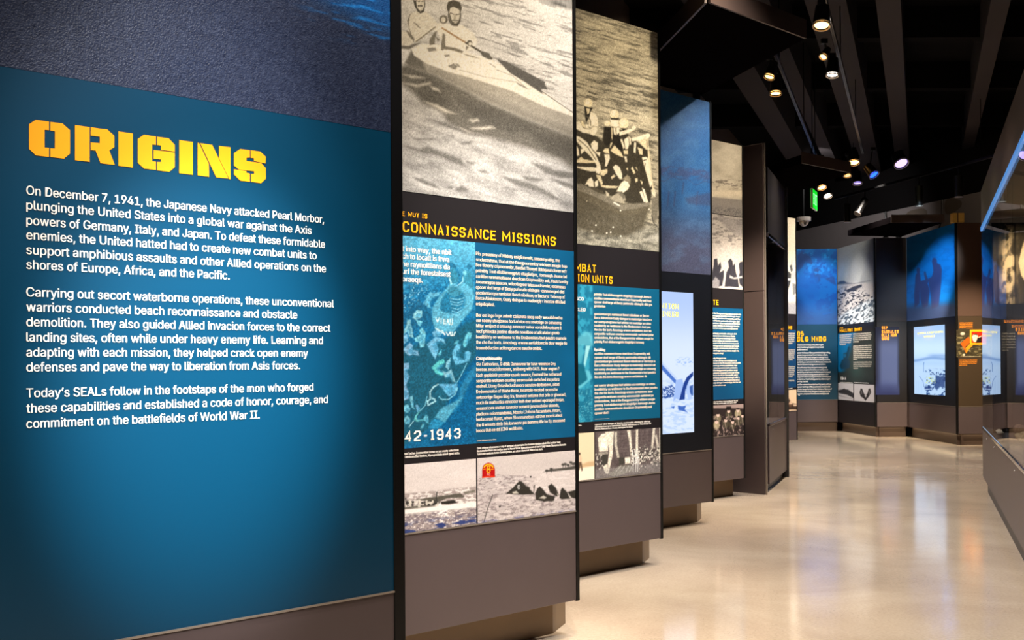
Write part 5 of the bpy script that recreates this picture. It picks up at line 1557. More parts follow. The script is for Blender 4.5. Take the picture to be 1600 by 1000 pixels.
def case(name, label, P0, length, depth, side, zbase, zrail, ztop, zhead, cuts, kick_in=.045, end_post=False, base='skirt', strip='chrome', slant=0.0):
    """glass display case: P0 front-face corner on the floor, running along CDIR; side +1: body to the right"""
    ang = math.atan2(CDIR.y, CDIR.x)
    r = empty(name, P0 + CDIR * length / 2, ang)
    tag(r, label, 'display case')
    h = length / 2
    # local x along the corridor, local y to the left; the body lies to -side in y
    def out(name_, bm_, m_, sm_=False):
        if slant:
            for v in bm_.verts:
                if v.co.x < -h + .12: v.co.x += slant * abs(v.co.y) + .05
        return from_bm(name_, bm_, m_, r, sm_)
    ys = lambda a, b: (min(-side * a, -side * b), max(-side * a, -side * b))
    B = lambda x0, x1, a, b, z0, z1: (x0, x1) + ys(a, b) + (z0, z1)
    bm = bmesh.new(); bm_box(bm, *B(-h, h, 0, depth, zbase, zrail)); bevel_all(bm, .003, 1); out('base_cabinet', bm, base)
    bm = bmesh.new(); bm_box(bm, *B(-h + .02, h - .02, kick_in, depth, 0, zbase)); out('kick_plate', bm, 'dark')
    bm = bmesh.new(); bm_box(bm, *B(-h, h, -.006, .02, zrail + .002, zrail + .03)); bevel_all(bm, .003, 2); rl = out('rail', bm, 'chrome')
    bm = bmesh.new()
    x = -h + .35
    while x < h - .1:
        bm_cyl(bm, (x, side * .001, zrail - .045), (x, side * .004, zrail - .045), .007, .006, 10); x += 1.1
    s = out('screws', bm, 'chrome'); s['kind'] = 'stuff'
    xs = [-h] + [h - c for c in cuts] + [h]
    xs = sorted(xs)
    for a, b in zip(xs[:-1], xs[1:]):
        bm = bmesh.new(); bm_box(bm, *B(a + .003, b - .003, .002, .012, zrail + .03, ztop - .012)); out('glass_pane', bm, 'glass')
    bm = bmesh.new(); bm_box(bm, *B(-h, h, 0.0, depth, ztop + .03, zhead)); bevel_all(bm, .003, 1); out('header_box', bm, 'fascia' if side > 0 else 'dark')
    bm = bmesh.new(); bm_box(bm, *B(-h, h, -.008, .03, ztop - .01, ztop + .028)); bevel_all(bm, .003, 1); out('glazing_bar', bm, strip)
    bm = bmesh.new(); bm_box(bm, *B(-h, h, depth - .04, depth, zrail, ztop + .03)); out('back_board', bm, 'dark')
    bm = bmesh.new(); bm_box(bm, *B(-h + .01, h - .01, .02, depth - .04, zrail, zrail + .02)); out('deck', bm, 'felt')
    if end_post:
        bm = bmesh.new(); bm_box(bm, *B(h, h + .06, -.02, depth, 0, zhead + .02)); bevel_all(bm, .003, 1); out('end_post', bm, 'dark')
    else:
        bm = bmesh.new(); bm_box(bm, *B(h - .012, h - .002, .02, depth - .04, zrail + .03, ztop - .012)); out('glass_pane', bm, 'glass')
    return r


L_P0 = Vector((2.585, 11.30, 0))
case('display_case', 'narrow glass case with a brown base between the plain divider and the far panels', L_P0, 1.62, .55, -1, .08, .66, 2.60, 3.30, [.8], end_post=True, strip='chrome', slant=.56)

CASE_F = Vector((4.708, 11.216, 0))
RLEN = 11.0
case('display_case', 'long glass case with grey metal base and bronze header along the corridor', CASE_F - CDIR * RLEN, RLEN, 1.0, 1, .155, .625, 2.62, 3.02, [1.35, 2.75, 3.9, 5.3, 6.8, 8.4], strip='led_blue')


def relics():
    """weathered finds lying on the deck of the right-hand case"""
    rr = random.Random(5)
    inn = Vector((CDIR.y, -CDIR.x, 0))
    zd = .645
    # netting of old rope, heaped
    base = CASE_F - CDIR * 2.05 + inn * .42
    bm = bmesh.new()
    for i in range(16):
        a0 = rr.uniform(0, 6.28); rad = rr.uniform(.08, .34)
        pts = []
        for k in range(13):
            a = a0 + k * .42
            q = base + CDIR * math.cos(a) * rad * 1.9 + inn * math.sin(a) * rad * .8
            pts.append((q.x, q.y, zd + .022 + .10 * max(0, 1 - rad / .36) + .012 * math.sin(a * 5 + i)))
        bm_tube(bm, pts, .017, 7)
    o = from_bm('rope_net', bm, 'sand', smooth=True)
    tag(o, 'heap of sandy rope netting lying on the floor of the long glass case', 'rope net')
    # a corroded shell casing
    for j, (s, w, ln, ra) in enumerate(((1.20, .26, .26, .045),)):
        c = CASE_F - CDIR * s + inn * w
        r = empty('shell_casing', (c.x, c.y, zd), math.atan2(CDIR.y, CDIR.x) + .1)
        tag(r, 'corroded shell casing lying between the rope netting and the sepia board', 'shell casing')
        bm = bmesh.new(); bm_cyl(bm, (-ln / 2, 0, ra + .004), (ln / 2, 0, ra + .004), ra, ra, 20); from_bm('body', bm, 'rust', r, True)
        bm = bmesh.new(); bm_cyl(bm, (ln / 2, 0, ra + .004), (ln / 2 + .12, 0, ra + .004), ra * .92, ra * .15, 20); from_bm('nose', bm, 'sand', r, True)
        bm = bmesh.new(); bm_cyl(bm, (-ln / 2 - .015, 0, ra + .004), (-ln / 2, 0, ra + .004), ra * 1.06, ra * 1.06, 20); from_bm('rim', bm, 'rust', r, True)
    # small white pebbles and shells strewn near the far end
    for i in range(4):
        c = CASE_F - CDIR * (1.03 + .10 * i) + inn * .085
        bm = bmesh.new()
        bmesh.ops.create_icosphere(bm, subdivisions=2, radius=.028)
        sx, sy = rr.uniform(.8, 1.4), rr.uniform(.7, 1.1)
        for v in bm.verts:
            k = 1 + .18 * math.sin(v.co.x * 90 + i) * math.cos(v.co.y * 70)
            v.co = Vector((v.co.x * sx * k, v.co.y * sy * k, v.co.z * .62 * k)) + Vector((c.x, c.y, zd + .026))
        o = from_bm('sea_shell', bm, 'plastic_white', smooth=True)
        tag(o, 'small white sea shell in a row along the front glass of the long case', 'sea shell', 'white sea shells in the long glass case')


relics()


def case_board():
    f = FR['G']
    r = empty('display_board', f.pt(.41, .646, 0), 0)
    tag(r, 'sepia photograph board standing inside the far end of the long glass case', 'display board')
    bm = bmesh.new(); bm_box(bm, -.41, .41, .006, .03, 0, 1.95); bevel_all(bm, .002, 1); from_bm('board', bm, 'dark', r)
    bm = bmesh.new(); bm_box(bm, -.30, .30, .03, .14, 0, .02); from_bm('foot', bm, 'dark', r)
    pr = Print(f, .004, .816, 1.84, 2.59, .007, None, (60, 52, 40))
    X, Y = pr.X, pr.Y
    n = fbm(X / 9, Y / 14, 5, 4)
    glow = np.exp(-((X - 1574) / 12) ** 2 - ((Y - 420) / 60) ** 2)
    pr.mix((216, 190, 150), np.clip(glow * 1.5, 0, 1) * sstep(.3, .55, n))
    pr.mix((44, 42, 28), sstep(.5, .62, fbm(X / 6, Y / 6, 15, 4)) * sstep(395, 372, Y))
    pr.mix((40, 34, 28), sstep(.5, .64, fbm(X / 3.5, Y / 22, 25, 3)) * sstep(440, 470, Y))
    for x in (1556, 1584, 1640, 1662): pr.line([(x, 350), (x + 2, 490)], 2.4, (34, 30, 26), 1.0)
    for q in ([(1594, 392), (1600, 372), (1610, 368), (1618, 380), (1614, 400), (1604, 414), (1600, 440), (1594, 430), (1590, 410)], [(1610, 400), (1630, 410), (1640, 470), (1616, 486), (1604, 450)]): pr.poly(q, (224, 196, 158), .9)
    pr.poly([(1600, 396), (1608, 392), (1610, 412), (1602, 416)], (40, 34, 28), .8)
    pr.build('photograph', r, .41, .002, 'print').location.z = -.646
    # lettering; title set backwards to imitate words mirrored in the glass
    for s_, u0, u1, z, cap in (('RECONNAISSANCE', .10, .33, 1.665, .026), ('MISSIONS', .17, .31, 1.618, .026)):
        V, T = slim_glyphs(s_)
        a, b = V[:, 0].min(), V[:, 0].max()
        P = np.empty((len(V), 3)); P[:, 0] = u1 - (V[:, 0] - a) / (b - a) * (u1 - u0) - .41; P[:, 1] = -.003; P[:, 2] = z - .646 + V[:, 1] * cap
        tri_mesh('title', P, T[:, ::-1].copy(), 'orange', r)
    VV = []; TT = []; off = 0
    for i in range(7):
        V, T = text_geo(FILL[i % len(FILL)][:26], 0, 1)
        a, b = V[:, 0].min(), V[:, 0].max()
        w = .125 if i < 6 else .06
        P = np.empty((len(V), 3)); P[:, 0] = .08 + (V[:, 0] - a) / (b - a) * w - .41; P[:, 1] = -.003; P[:, 2] = 1.56 - i * .026 - .646 + V[:, 1] * .012
        VV.append(P); TT.append(T + off); off += len(V)
    tri_mesh('paragraph', np.concatenate(VV), np.concatenate(TT), 'cream', r)


case_board()


# ================================================================== panel beyond the left case
def build_p7():
    f = FR['P7']; u0, u1 = 12.75, RIGHT['P7']; ue = u1 - .012
    P = Panel('P7', u0, u1, 'slim panel past the left glass case with the pale photograph of two men in harness', GROUP_L)
    us = f.r1(1222, 500)[0]
    P.sheet('header_sheet', u0, ue, ZB + .003, ZS, 'header')
    pr = P.printed('k', u0, ue, ZS + .003, ZT - .004, .009, us)
    X, Y = pr.X, pr.Y
    k = crop(1220, 325, 5.55)
    pr.C[:] = np.array([224, 214, 196]) / 255
    pr.mix((168, 166, 168), sstep(468, 476, Y))
    for q, c in (([(22, 560), (45, 505), (60, 545), (90, 570), (85, 640), (60, 720), (40, 740), (20, 700)], 70), ([(75, 500), (95, 490), (105, 540), (90, 560)], 90), ([(100, 650), (130, 660), (130, 740), (105, 760)], 130), ([(90, 560), (130, 550), (132, 600), (100, 640)], 180)):
        pr.poly(k(q), gray(c), .6)
    pr.poly(k([(20, 610), (85, 610), (85, 628), (20, 628)]), gray(226), .5); pr.poly(k([(40, 750), (70, 760), (100, 800), (70, 805)]), gray(238), .6); pr.ell(*k([(25, 740)])[0], 1, 2.4, gray(240))
    for x in (38, 95): pr.line(k([(x, 450), (x, 510)]), .7, gray(120), .4)
    pr.line(k([(30, 465), (60, 465)]), .6, gray(120), .3)
    pr.grain(.03, 3); pr.tone(.84, 1.1, .5); P.put(pr, 'harness_photograph')
    zh = f.r1(1224, 515)[1]; zc = f.r1(1224, 606)[1]; zp = f.r1(1224, 609.5)[1]
    P.sheet('text_sheet', u0, ue, zc, zh, MT['teal'] if False else mat('blue_print_dark', (8, 62, 104), rough=.4), w0=.0006)
    pr = P.printed('m', u0, ue, ZB + .004, zp, .009, us)
    X, Y = pr.X, pr.Y
    pr.C[:] = np.array([232, 200, 164]) / 255
    n = crop(1180, 570, 7.14)
    pr.poly(n([(315, 440), (340, 430), (380, 440), (420, 430), (470, 440), (470, 500), (315, 500)]), (60, 44, 36), .8)
    for q in ([(330, 440), (360, 400), (380, 380), (400, 420), (430, 440), (400, 470), (340, 470)], [(315, 340), (330, 340), (330, 440), (320, 440)]): pr.poly(n(q), (96, 70, 52), .6)
    pr.poly(n([(370, 440), (395, 390), (415, 440)]), (214, 180, 150), .5); pr.poly(n([(420, 440), (466, 440), (466, 460), (430, 462)]), (222, 190, 160), .6)
    P.put(pr, 'wreck_photograph')
    s1 = abs(f.r1(1232, 480)[1] - f.r1(1232, 500)[1]) / 20

    def yy(x, z): q_ = f.H @ np.array([f.r1(x, 520)[0], z, 1]); return q_[1] / q_[2]
    zt = f.r1(1224, 514)[1]
    P.text('title', [("OPERATIONS", 1209, yy(1209, zt), 1238)], s1 * 5, 'yellow', glyphs=bold_glyphs)

    def block(x0, y0, n, pitch, xr, seed):
        z0 = f.r1(1224, y0)[1]
        L = fillers(x0, [0] * n, xr, seed=seed)
        return [(s, x, yy(x, z0 - i * pitch * s1), xe) for i, (s, x, _, xe) in enumerate(L)]
    for y0, n, sd in ((521.5, 7, 1), (547.5, 7, 4), (574, 8, 6)):
        P.text('paragraph', block(1211, y0, n, 3.1, [1242, 1241.6, 1241.4, 1240.6, 1241, 1238, 1232, 1241][:n], sd), s1 * 2.3, 'cream', .1, 1)
    P.text('caption', block(1211, 608, 1, 3, [1238], 2), s1 * 1.6, 'white', .08, 1)


build_p7()


# ================================================================== far wall
def far_text(P, x0, ys, xs, caph, m='cream', seed=0, bold=.11, name='paragraph'):
    return P.text(name, fillers(x0, ys, xs, seed=seed), caph, m, bold, 1, w=.004)


def build_a():
    f = FR['A']
    P = Panel('A', -.6, .770, 'far wall panel with a yellow two line heading under a deep blue print', GROUP_F, kick_end=False, kick_in=.06, zt=3.49, trim_right=False, ret=False, back=.03)
    us = f.r1(1242, 500)[0]
    P.sheet('text_sheet', -.6, .770, ZB + .003, ZS + .02, mat('teal_print_far', (4, 58, 82), rough=.4, var=.05), w0=.0005)
    pr = P.printed('b', -.6, .770, ZS + .022, 3.485, .011, us, base=(6, 92, 160))
    X, Y = pr.X, pr.Y
    z = crop(1180, 320, 7.14)
    pr.mix((14, 70, 140), sstep(.5, .62, fbm(X / 9, Y / 8, 5, 4)) * .8)
    for q in ([(470, 560), (520, 520), (600, 560), (620, 590), (660, 690), (600, 650), (560, 640), (520, 700), (470, 750)], [(650, 720), (690, 700), (725, 730), (725, 850), (690, 880), (660, 820)], [(780, 820), (880, 800), (905, 900), (860, 880), (800, 840)]):
        pr.poly(z(q), (32, 62, 118), 1.2, .9)
    pr.poly(z([(470, 800), (560, 790), (600, 810), (700, 800), (720, 1000), (640, 1200), (560, 1180), (480, 1000)]), (10, 86, 158), 2, .7)
    pr.mix((20, 130, 200), sstep(.58, .7, fbm(X / 5, Y / 6, 8, 3)) * sstep(440, 425, Y) * .7)
    pr.mix((52, 74, 122), sstep(462, 500, Y) * .75)
    pr.line(z([(760, 1220), (860, 1200)]), 2, (16, 84, 150), 1, .7)
    P.put(pr, 'diver_print', w=.0008)
    s1 = 1 / 81.78
    P.text('title', [("05", 1245.2, 525.2, 1256)], s1 * 7.6, 'yellow', glyphs=bold_glyphs, w=.004)
    P.text('title', [("BLG NIRG", 1245.2, 533.8, 1291)], s1 * 8.0, 'yellow', glyphs=bold_glyphs, w=.004)
    a = lambda y0, n: [y0 + 3.62 * i for i in range(n)]
    far_text(P, 1245.6, a(540.2, 3), [1286.4, 1286.6, 1261.6], s1 * 2.5, 'white', 0)
    far_text(P, 1245.6, a(552.4, 6), [1296.8, 1293, 1294, 1296.6, 1298.6, 1290], s1 * 2.5, 'white', 3)
    far_text(P, 1245.8, a(575.6, 7), [1292.2, 1293.6, 1297.2, 1294.4, 1298.4, 1297.2, 1262.6], s1 * 2.5, 'white', 5)
    far_text(P, 1246, a(602, 5), [1298.6, 1296.8, 1299.4, 1296.8, 1295], s1 * 2.5, 'white', 2)
    P.text('page_number', [("5", 1247, 618.5, 1249.6)], s1 * 2.8, 'white', .1, 1)


def build_b():
    f = FR['B']
    P = Panel('B', 0.0, 1.77, 'far wall panel with a beach landing photograph above two small black and white pictures', GROUP_F, kick_end=False, kick_in=.08, zt=3.49, trim_right=True, ret=False, back=.03, skirt='header')
    P.sheet('header_sheet', 0, 1.79, ZB + .003, ZS, 'dark')
    pr = P.printed('k', 0, 1.79, ZS + .003, 3.485, .012)
    X, Y = pr.X, pr.Y
    k = crop(1240, 340, 5.886)
    pr.C[:] = np.array([176, 176, 170]) / 255
    pr.mix((110, 114, 112), sstep(430, 380, Y) * .5)
    pr.line(k([(640, 260), (560, 340), (520, 430), (510, 560)]), 3, (150, 152, 148), 2, .5)
    pr.mix((196, 188, 180), sstep(440, 446, Y + .03 * (X - 1308)))
    pr.poly(k([(400, 605), (430, 585), (465, 582), (490, 598), (540, 605), (400, 612)]), (70, 78, 88), .8)
    pr.line(k([(400, 612), (560, 608), (700, 580)]), 1.6, (120, 120, 120), .8, .8)
    pr.mix((44, 46, 48), sstep(.54, .62, fbm(X / 3.2 + Y / 9, Y / 2.0, 31, 4)) * sstep(446, 462, Y + .22 * (X - 1310)) * sstep(1358, 1340, X - (Y - 455) * .9))
    pr.poly(k([(480, 670), (560, 630), (625, 615), (630, 630), (580, 660), (500, 690)]), (50, 50, 50), .8)
    for x, y in ((600, 725), (650, 720), (690, 715), (720, 730), (640, 760)): pr.ell(*k([(x, y)])[0], 2.2, 1.4, (60, 58, 56), -.5)
    dn = sstep(0, 8, Y - (492 - .55 * (X - 1308)))
    fo = fbm(X / 3 + Y / 5, Y / 2.6, 35, 4)
    pr.mix((214, 220, 222), dn * sstep(.44, .56, fo)); pr.mix((62, 78, 88), dn * sstep(.50, .42, fo) * .8)
    pr.grain(.02, 2); P.put(pr, 'landing_photograph', w=.0008)
    m = crop(1300, 480, 5.554)
    zc = f.r1(1310, 596.5)[1]
    uc = f.r1(1332.5, 540)[0]
    pr = P.printed('d', 0, 1.79, zc, f.r1(1310, 521.5)[1], .012, base=(38, 44, 42))
    X, Y = pr.X, pr.Y
    pr.mix((0, 106, 160), sstep(1335, 1322, X + (Y - 545) * .3) * sstep(584, 578, Y))
    pr.mix((52, 78, 72), np.exp(-((X - 1338) / 12) ** 2 - ((Y - 575) / 20) ** 2) * .8)
    pr.poly(m([(100, 400), (130, 390), (140, 345), (152, 335), (155, 360), (145, 400), (135, 440), (160, 480), (150, 530), (80, 540), (68, 510), (85, 460), (100, 450)]), (14, 54, 76), .9)
    pr.ell(*m([(112, 420)])[0], 2, 3, (16, 94, 130))
    P.put(pr, 'swimmer_print', w=.0008)
    pr = P.printed('l', 0, f.r1(1333.4, 610)[0], ZB + .005, f.r1(1310, 598.5)[1], .011)
    pr.C[:] = np.array([206, 200, 200]) / 255
    pr.poly(m([(55, 720), (100, 710), (140, 715), (190, 750), (190, 790), (130, 760), (60, 745)]), (50, 46, 48), .7); pr.poly(m([(55, 760), (100, 775), (190, 800), (150, 790), (60, 770)]), (150, 144, 146), .8); pr.poly(m([(95, 710), (110, 705), (115, 720)]), (40, 36, 38), .5)
    P.put(pr, 'gun_photograph', w=.0008)
    pr = P.printed('m', f.r1(1334.6, 610)[0], 1.785, ZB + .005, f.r1(1336, 600)[1], .010)
    pr.C[:] = np.array([210, 204, 204]) / 255
    for q in ([(240, 740), (250, 705), (262, 708), (275, 745), (290, 770), (310, 745), (318, 708), (332, 706), (340, 740), (320, 775), (300, 800), (290, 812), (275, 790), (250, 775)],): pr.poly(m(q), (46, 42, 42), .6)
    pr.ell(*m([(292, 768)])[0], 1.6, 2.4, (196, 190, 190)); pr.ell(*m([(258, 740)])[0], 1, 3, (120, 114, 114), 0, .3, .8); pr.ell(*m([(325, 740)])[0], 1, 3, (120, 114, 114), 0, .3, .8)
    P.put(pr, 'propeller_photograph', w=.0008)

    def row(s, x0, y0, x1): return [(s, x0, y0, x1)]
    s1 = abs(f.r1(1330, 510)[1] - f.r1(1330, 530)[1]) / 20
    P.text('title', row("MALLNUT BUNT", 1312.4, 519.4, 1347), s1 * 5.0, 'yellow', glyphs=bold_glyphs, w=.006)
    P.text('kicker', row("NAB", 1312.6, 513.6, 1317.8), s1 * 2, 'yellow', glyphs=bold_glyphs, w=.006)

    def block(x0, xa, y0, n, pitch, seed, short):
        z0 = f.r1(x0, y0)[1]; out = []
        L = fillers(x0, [0] * n, [xa - ((i * 7 + seed) % 3) * .6 for i in range(n - 1)] + [x0 + (xa - x0) * short], seed=seed)
        for i, (s, x, _, xe) in enumerate(L):
            q = f.H @ np.array([f.r1(x, 540)[0], z0 - i * pitch * s1, 1]); out.append((s, x, q[1] / q[2], xe))
        return out
    for a in ((1312.2, 1331.4, 524.8, 6, 3.0, 1, .5), (1333.6, 1362.4, 523, 5, 3.0, 2, .3), (1333.8, 1363, 541.8, 8, 2.95, 4, .22), (1334, 1362.6, 566.8, 4, 3.1, 6, .25)):
        P.text('paragraph', block(*a), s1 * 2.1, 'cream', .1, 1, w=.006)
    P.text('date_line', row("1944", 1314, 593.6, 1322.4), s1 * 5.4, 'white', glyphs=bold_glyphs, w=.006)
    P.text('caption', block(1312.6, 1333, 598.0, 1, 3, 3, 1), s1 * 1.6, 'white', .1, 1, w=.006)
    P.text('caption', block(1335, 1358, 598.4, 1, 3, 5, 1), s1 * 1.6, 'white', .1, 1, w=.006)


def build_c():
    f = FR['C']
    P = Panel('C', 0.03, .556, 'dark far wall panel with orange lettering over a dim violet blue screen', GROUP_F, kick_end=False, kick_in=.08, zt=3.49, trim_right=False, ret=False, back=.03)
    P.sheet('upper_sheet', .03, .556, ZS + .003, 3.485, mat('brown_black_laminate', (36, 28, 28), rough=.35, spec=.5))
    P.sheet('header_sheet', .03, .556, ZB + .003, ZS, 'dark')
    u0, u1 = f.r1(1368, 560)[0], f.r1(1405, 560)[0]
    pr = P.printed('s', u0, u1, f.r1(1380, 617)[1], f.r1(1380, 511)[1], .012, base=(40, 44, 70))
    X, Y = pr.X, pr.Y
    w = sstep(1366, 1380, X) * sstep(1406, 1400, X) * sstep(512, 545, Y) * sstep(618, 596, Y)
    pr.mix((150, 164, 220), w * .8); pr.mix((84, 92, 160), sstep(590, 612, Y) * .6)
    P.put(pr, 'screen', m='dimscreen', w=.003)
    s1 = 1 / 89.3
    for s, x0, y, x1 in (("SEP", 1377.4, 514.4, 1387), ("SAGRALES", 1377.4, 520.6, 1404.6), ("BLLA NUR", 1377.4, 526, 1401), ("SOS", 1377.4, 531.4, 1390)):
        P.text('title', [(s, x0, y, x1)], s1 * 4.6, 'orange', glyphs=bold_glyphs, w=.006)


def build_d():
    f = FR['D']
    P = Panel('D', .004, 2.03, 'far wall panel with a bright pale blue screen beneath blue silhouettes of three people', GROUP_F, kick_end=False, kick_in=.08, zt=3.49, trim_right=True, ret=False, back=.03)
    P.sheet('header_sheet', .004, 2.02, ZB + .003, ZS, 'bezel')
    pr = P.printed('k', .004, 2.02, ZS + .003, 3.485, .012, base=(10, 106, 186))
    X, Y = pr.X, pr.Y
    z = crop(1380, 320, 7.14)
    pr.mix((8, 84, 160), sstep(.5, .65, fbm(X / 10, Y / 7, 5, 3)) * .5)
    fig = (46, 60, 112)
    for q in ([(345, 1000), (355, 880), (360, 790), (378, 760), (370, 720), (388, 695), (410, 710), (408, 760), (415, 800), (420, 850), (470, 835), (455, 780), (455, 745), (475, 745), (485, 790), (500, 830), (545, 800), (560, 740), (555, 690), (543, 630), (555, 595), (580, 590), (600, 615), (600, 650), (640, 670), (655, 720), (650, 820), (640, 960), (620, 1130), (540, 1160), (530, 1000), (505, 860), (495, 880), (520, 960), (500, 1130), (440, 1150), (415, 1050), (410, 950), (405, 1100), (350, 1150)],):
        pr.poly(z(q), fig, .8)
    pr.mix((70, 66, 92), sstep(470, 486, Y + .08 * (X - 1417)) * .8)
    pr.line(z([(660, 550), (690, 500), (730, 490), (720, 540)]), 1, (30, 90, 160), .6, .7)
    P.put(pr, 'silhouette_print', w=.0008)
    m = crop(1410, 480, 5.554)
    u0 = f.r1(1428.6, 560)[0]; u1 = f.r1(1476.8, 560)[0]
    zt = f.r1(1476.8, 507)[1]; zb = f.r1(1476.8, 618.5)[1]
    pr = P.printed('s', u0, u1, zb, zt, .010)
    X, Y = pr.X, pr.Y
    pr.C[:] = (np.array([160, 196, 240])[None] + np.array([40, 32, 14])[None] * np.exp(-((Y - 545) / 22) ** 2)[:, None]) / 255
    pr.mix((110, 150, 206), np.exp(-((Y - (562 - .05 * (X - 1430) + 1.5 * np.sin(X / 9))) / 2.2) ** 2) * .8); pr.mix((130, 168, 220), np.exp(-((Y - 556) / 3) ** 2) * sstep(1445, 1460, X) * .7)
    pr.mix((196, 222, 246), sstep(566, 574, Y) * .6)
    dkb = sstep(.54, .64, fbm(X / 3, Y / 3, 9, 4)) * sstep(1444, 1450, X) * sstep(574, 582, Y)
    pr.mix((28, 66, 128), dkb * .95)
    pr.poly(m([(290, 590), (330, 600), (370, 590), (370, 700), (330, 690), (300, 720), (275, 690), (290, 640)]), (24, 52, 110), 1.2, .8); pr.poly(m([(195, 690), (240, 680), (260, 700), (230, 720), (195, 715)]), (24, 52, 110), 1, .8)
    pr.line(m([(185, 560), (185, 500), (190, 480)]), .8, (90, 130, 190), .4); pr.line(m([(150, 600), (180, 640), (190, 690)]), 1, (120, 150, 200), .5)
    for x in (125, 140, 155, 170): pr.line(m([(x, 640), (x, 750)]), .9, (170, 200, 236), .4, .8)
    pr.line(m([(190, 715), (250, 710), (310, 765)]), 1.2, (190, 214, 244), .5)
    pr.mix((214, 226, 120), sstep(.5, .6, fbm(X / 2, Y / 1.4, 19, 3)) * sstep(1445, 1448, X) * sstep(1464, 1460, X) * sstep(588, 591, Y) * sstep(601, 598, Y) * .8)
    sc = P.put(pr, 'screen', m='screen', w=.004)
    s1 = abs(f.r1(1455, 510)[1] - f.r1(1455, 530)[1]) / 20
    P.text('screen_title', [("WANS L CORPONENS", 1434, 522.6, 1474.6)], s1 * 3.0, 'lime', .06, 1, w=.008, parent=sc)
    P.text('screen_title', [("VANSUET", 1444, 527.6, 1461.6)], s1 * 3.0, 'lime', .06, 1, w=.008, parent=sc)


def build_e():
    f = FR['E']
    P = Panel('E', .03, 1.05, 'brown far wall panel with orange captions around a red and orange framed poster', GROUP_F, kick_end=False, kick_in=.08, zt=3.49, trim_right=False, ret=False, back=.03)
    P.sheet('upper_sheet', .03, 1.05, ZS + .003, 3.485, mat('brown_laminate', (78, 58, 48), rough=.45))
    P.sheet('header_sheet', .03, 1.05, ZB + .003, ZS, mat('umber_laminate', (62, 50, 36), rough=.4))
    z = crop(1380, 450, 7.14)
    u0, u1 = f.r1(1494.5, 540)[0], f.r1(1552, 540)[0]
    pr = P.printed('k', u0, u1, f.r1(1500, 558)[1], f.r1(1500, 515)[1], .008, base=(62, 56, 38))
    X, Y = pr.X, pr.Y
    pr.mix((128, 118, 84), sstep(.5, .6, fbm(X / 7, Y / 2.5, 5, 4)) * sstep(520, 528, Y)); pr.mix((50, 44, 30), sstep(.52, .62, fbm(X / 5, Y / 3, 15, 3)) * .8)
    pr.ell(*z([(885, 510)])[0], 3.6, 2.4, (206, 196, 176), 0, .3); pr.ell(*z([(900, 745)])[0], 1.6, 1.4, (220, 210, 190))
    pr.line(z([(890, 765), (1090, 765)]), .6, (190, 180, 150), .3)
    pr.poly(z([(860, 620), (950, 545), (975, 600), (900, 670)]), (226, 92, 20), .5); pr.poly(z([(905, 680), (975, 615), (1000, 640), (950, 690), (925, 730)]), (240, 150, 30), .6); pr.poly(z([(890, 660), (930, 680), (920, 720)]), (196, 96, 20), .6)
    P.put(pr, 'terrain_print', w=.002)
    pr = P.printed('p', f.r1(1515.2, 520)[0], f.r1(1541, 520)[0], f.r1(1515, 538.6)[1], f.r1(1515, 515)[1], .006, base=(255, 176, 30))
    pr.poly(z([(985, 490), (1150, 490), (1150, 612), (985, 612)]), (220, 40, 14), .4)
    pr.poly(z([(990, 545), (1000, 520), (1040, 512), (1056, 530), (1050, 590), (1020, 605), (1000, 590)]), (240, 226, 200), .5); pr.poly(z([(1000, 525), (1035, 505), (1055, 530), (1030, 522)]), (24, 20, 20), .4); pr.poly(z([(1050, 560), (1096, 540), (1096, 610), (1030, 612)]), (30, 24, 24), .6); pr.line(z([(1064, 550), (1096, 536)]), 1.4, (226, 206, 180), .4); pr.ell(*z([(1018, 550)])[0], .5, .4, (40, 20, 20)); pr.ell(*z([(1036, 550)])[0], .5, .4, (40, 20, 20))
    P.put(pr, 'poster', w=.006)
    s1 = 1 / 99.7
    a = lambda y, n: [y + 2.5 * i for i in range(n)]
    far_text(P, 1499.2, a(505.4, 4), [1519.6, 1519.4, 1519.6, 1508.6], s1 * 1.9, 'orange', 1, .16, 'caption')
    far_text(P, 1509.6, [513.2], [1519.8], s1 * 1.6, 'orange', 7, .16, 'caption')
    far_text(P, 1499, a(563.4, 3), [1526.6, 1526, 1525.4], s1 * 1.9, 'orange', 2, .16, 'caption')
    far_text(P, 1499, [571.2], [1511], s1 * 1.7, 'orange', 4, .16, 'caption')


for b in (build_a, build_b, build_c, build_d, build_e):
    b()

# ================================================================== canopies over the panels
def canopy(pts, label, z0=3.50, th=.10, lip=None, feet=()):
    cx = sum(p[0] for p in pts) / len(pts); cy = sum(p[1] for p in pts) / len(pts)
    r = empty('canopy', (cx, cy, z0))
    tag(r, label, 'canopy', 'angular black canopies hung over the panels')
    q = [(x - cx, y - cy) for x, y in pts]
    bm = bmesh.new(); bm_prism(bm, q, 0, th); bevel_all(bm, .004, 1); from_bm('soffit_board', bm, 'soffit', r)
    for a, b in lip or ():
        A = Vector(q[a]); B = Vector(q[b]); d = (B - A).normalized(); n = Vector((d.y, -d.x))
        if n.dot((A + B) / 2) < 0: n = -n
        bm = bmesh.new()
        bm_prism(bm, [tuple(A + n * .004), tuple(B + n * .004), tuple(B + n * .02), tuple(A + n * .02)], .004, th + .03)
        from_bm('fascia', bm, 'fascia', r)
    for x, y, zb in feet:
        bm = bmesh.new(); bm_box(bm, x - cx - .03, x - cx + .03, y - cy - .03, y - cy + .03, zb - z0 + .003, 0); from_bm('bracket', bm, 'black', r)


def td(t, D):
    o = FR['P0'].d * t - FR['P0'].n * D
    return (o.x, o.y)


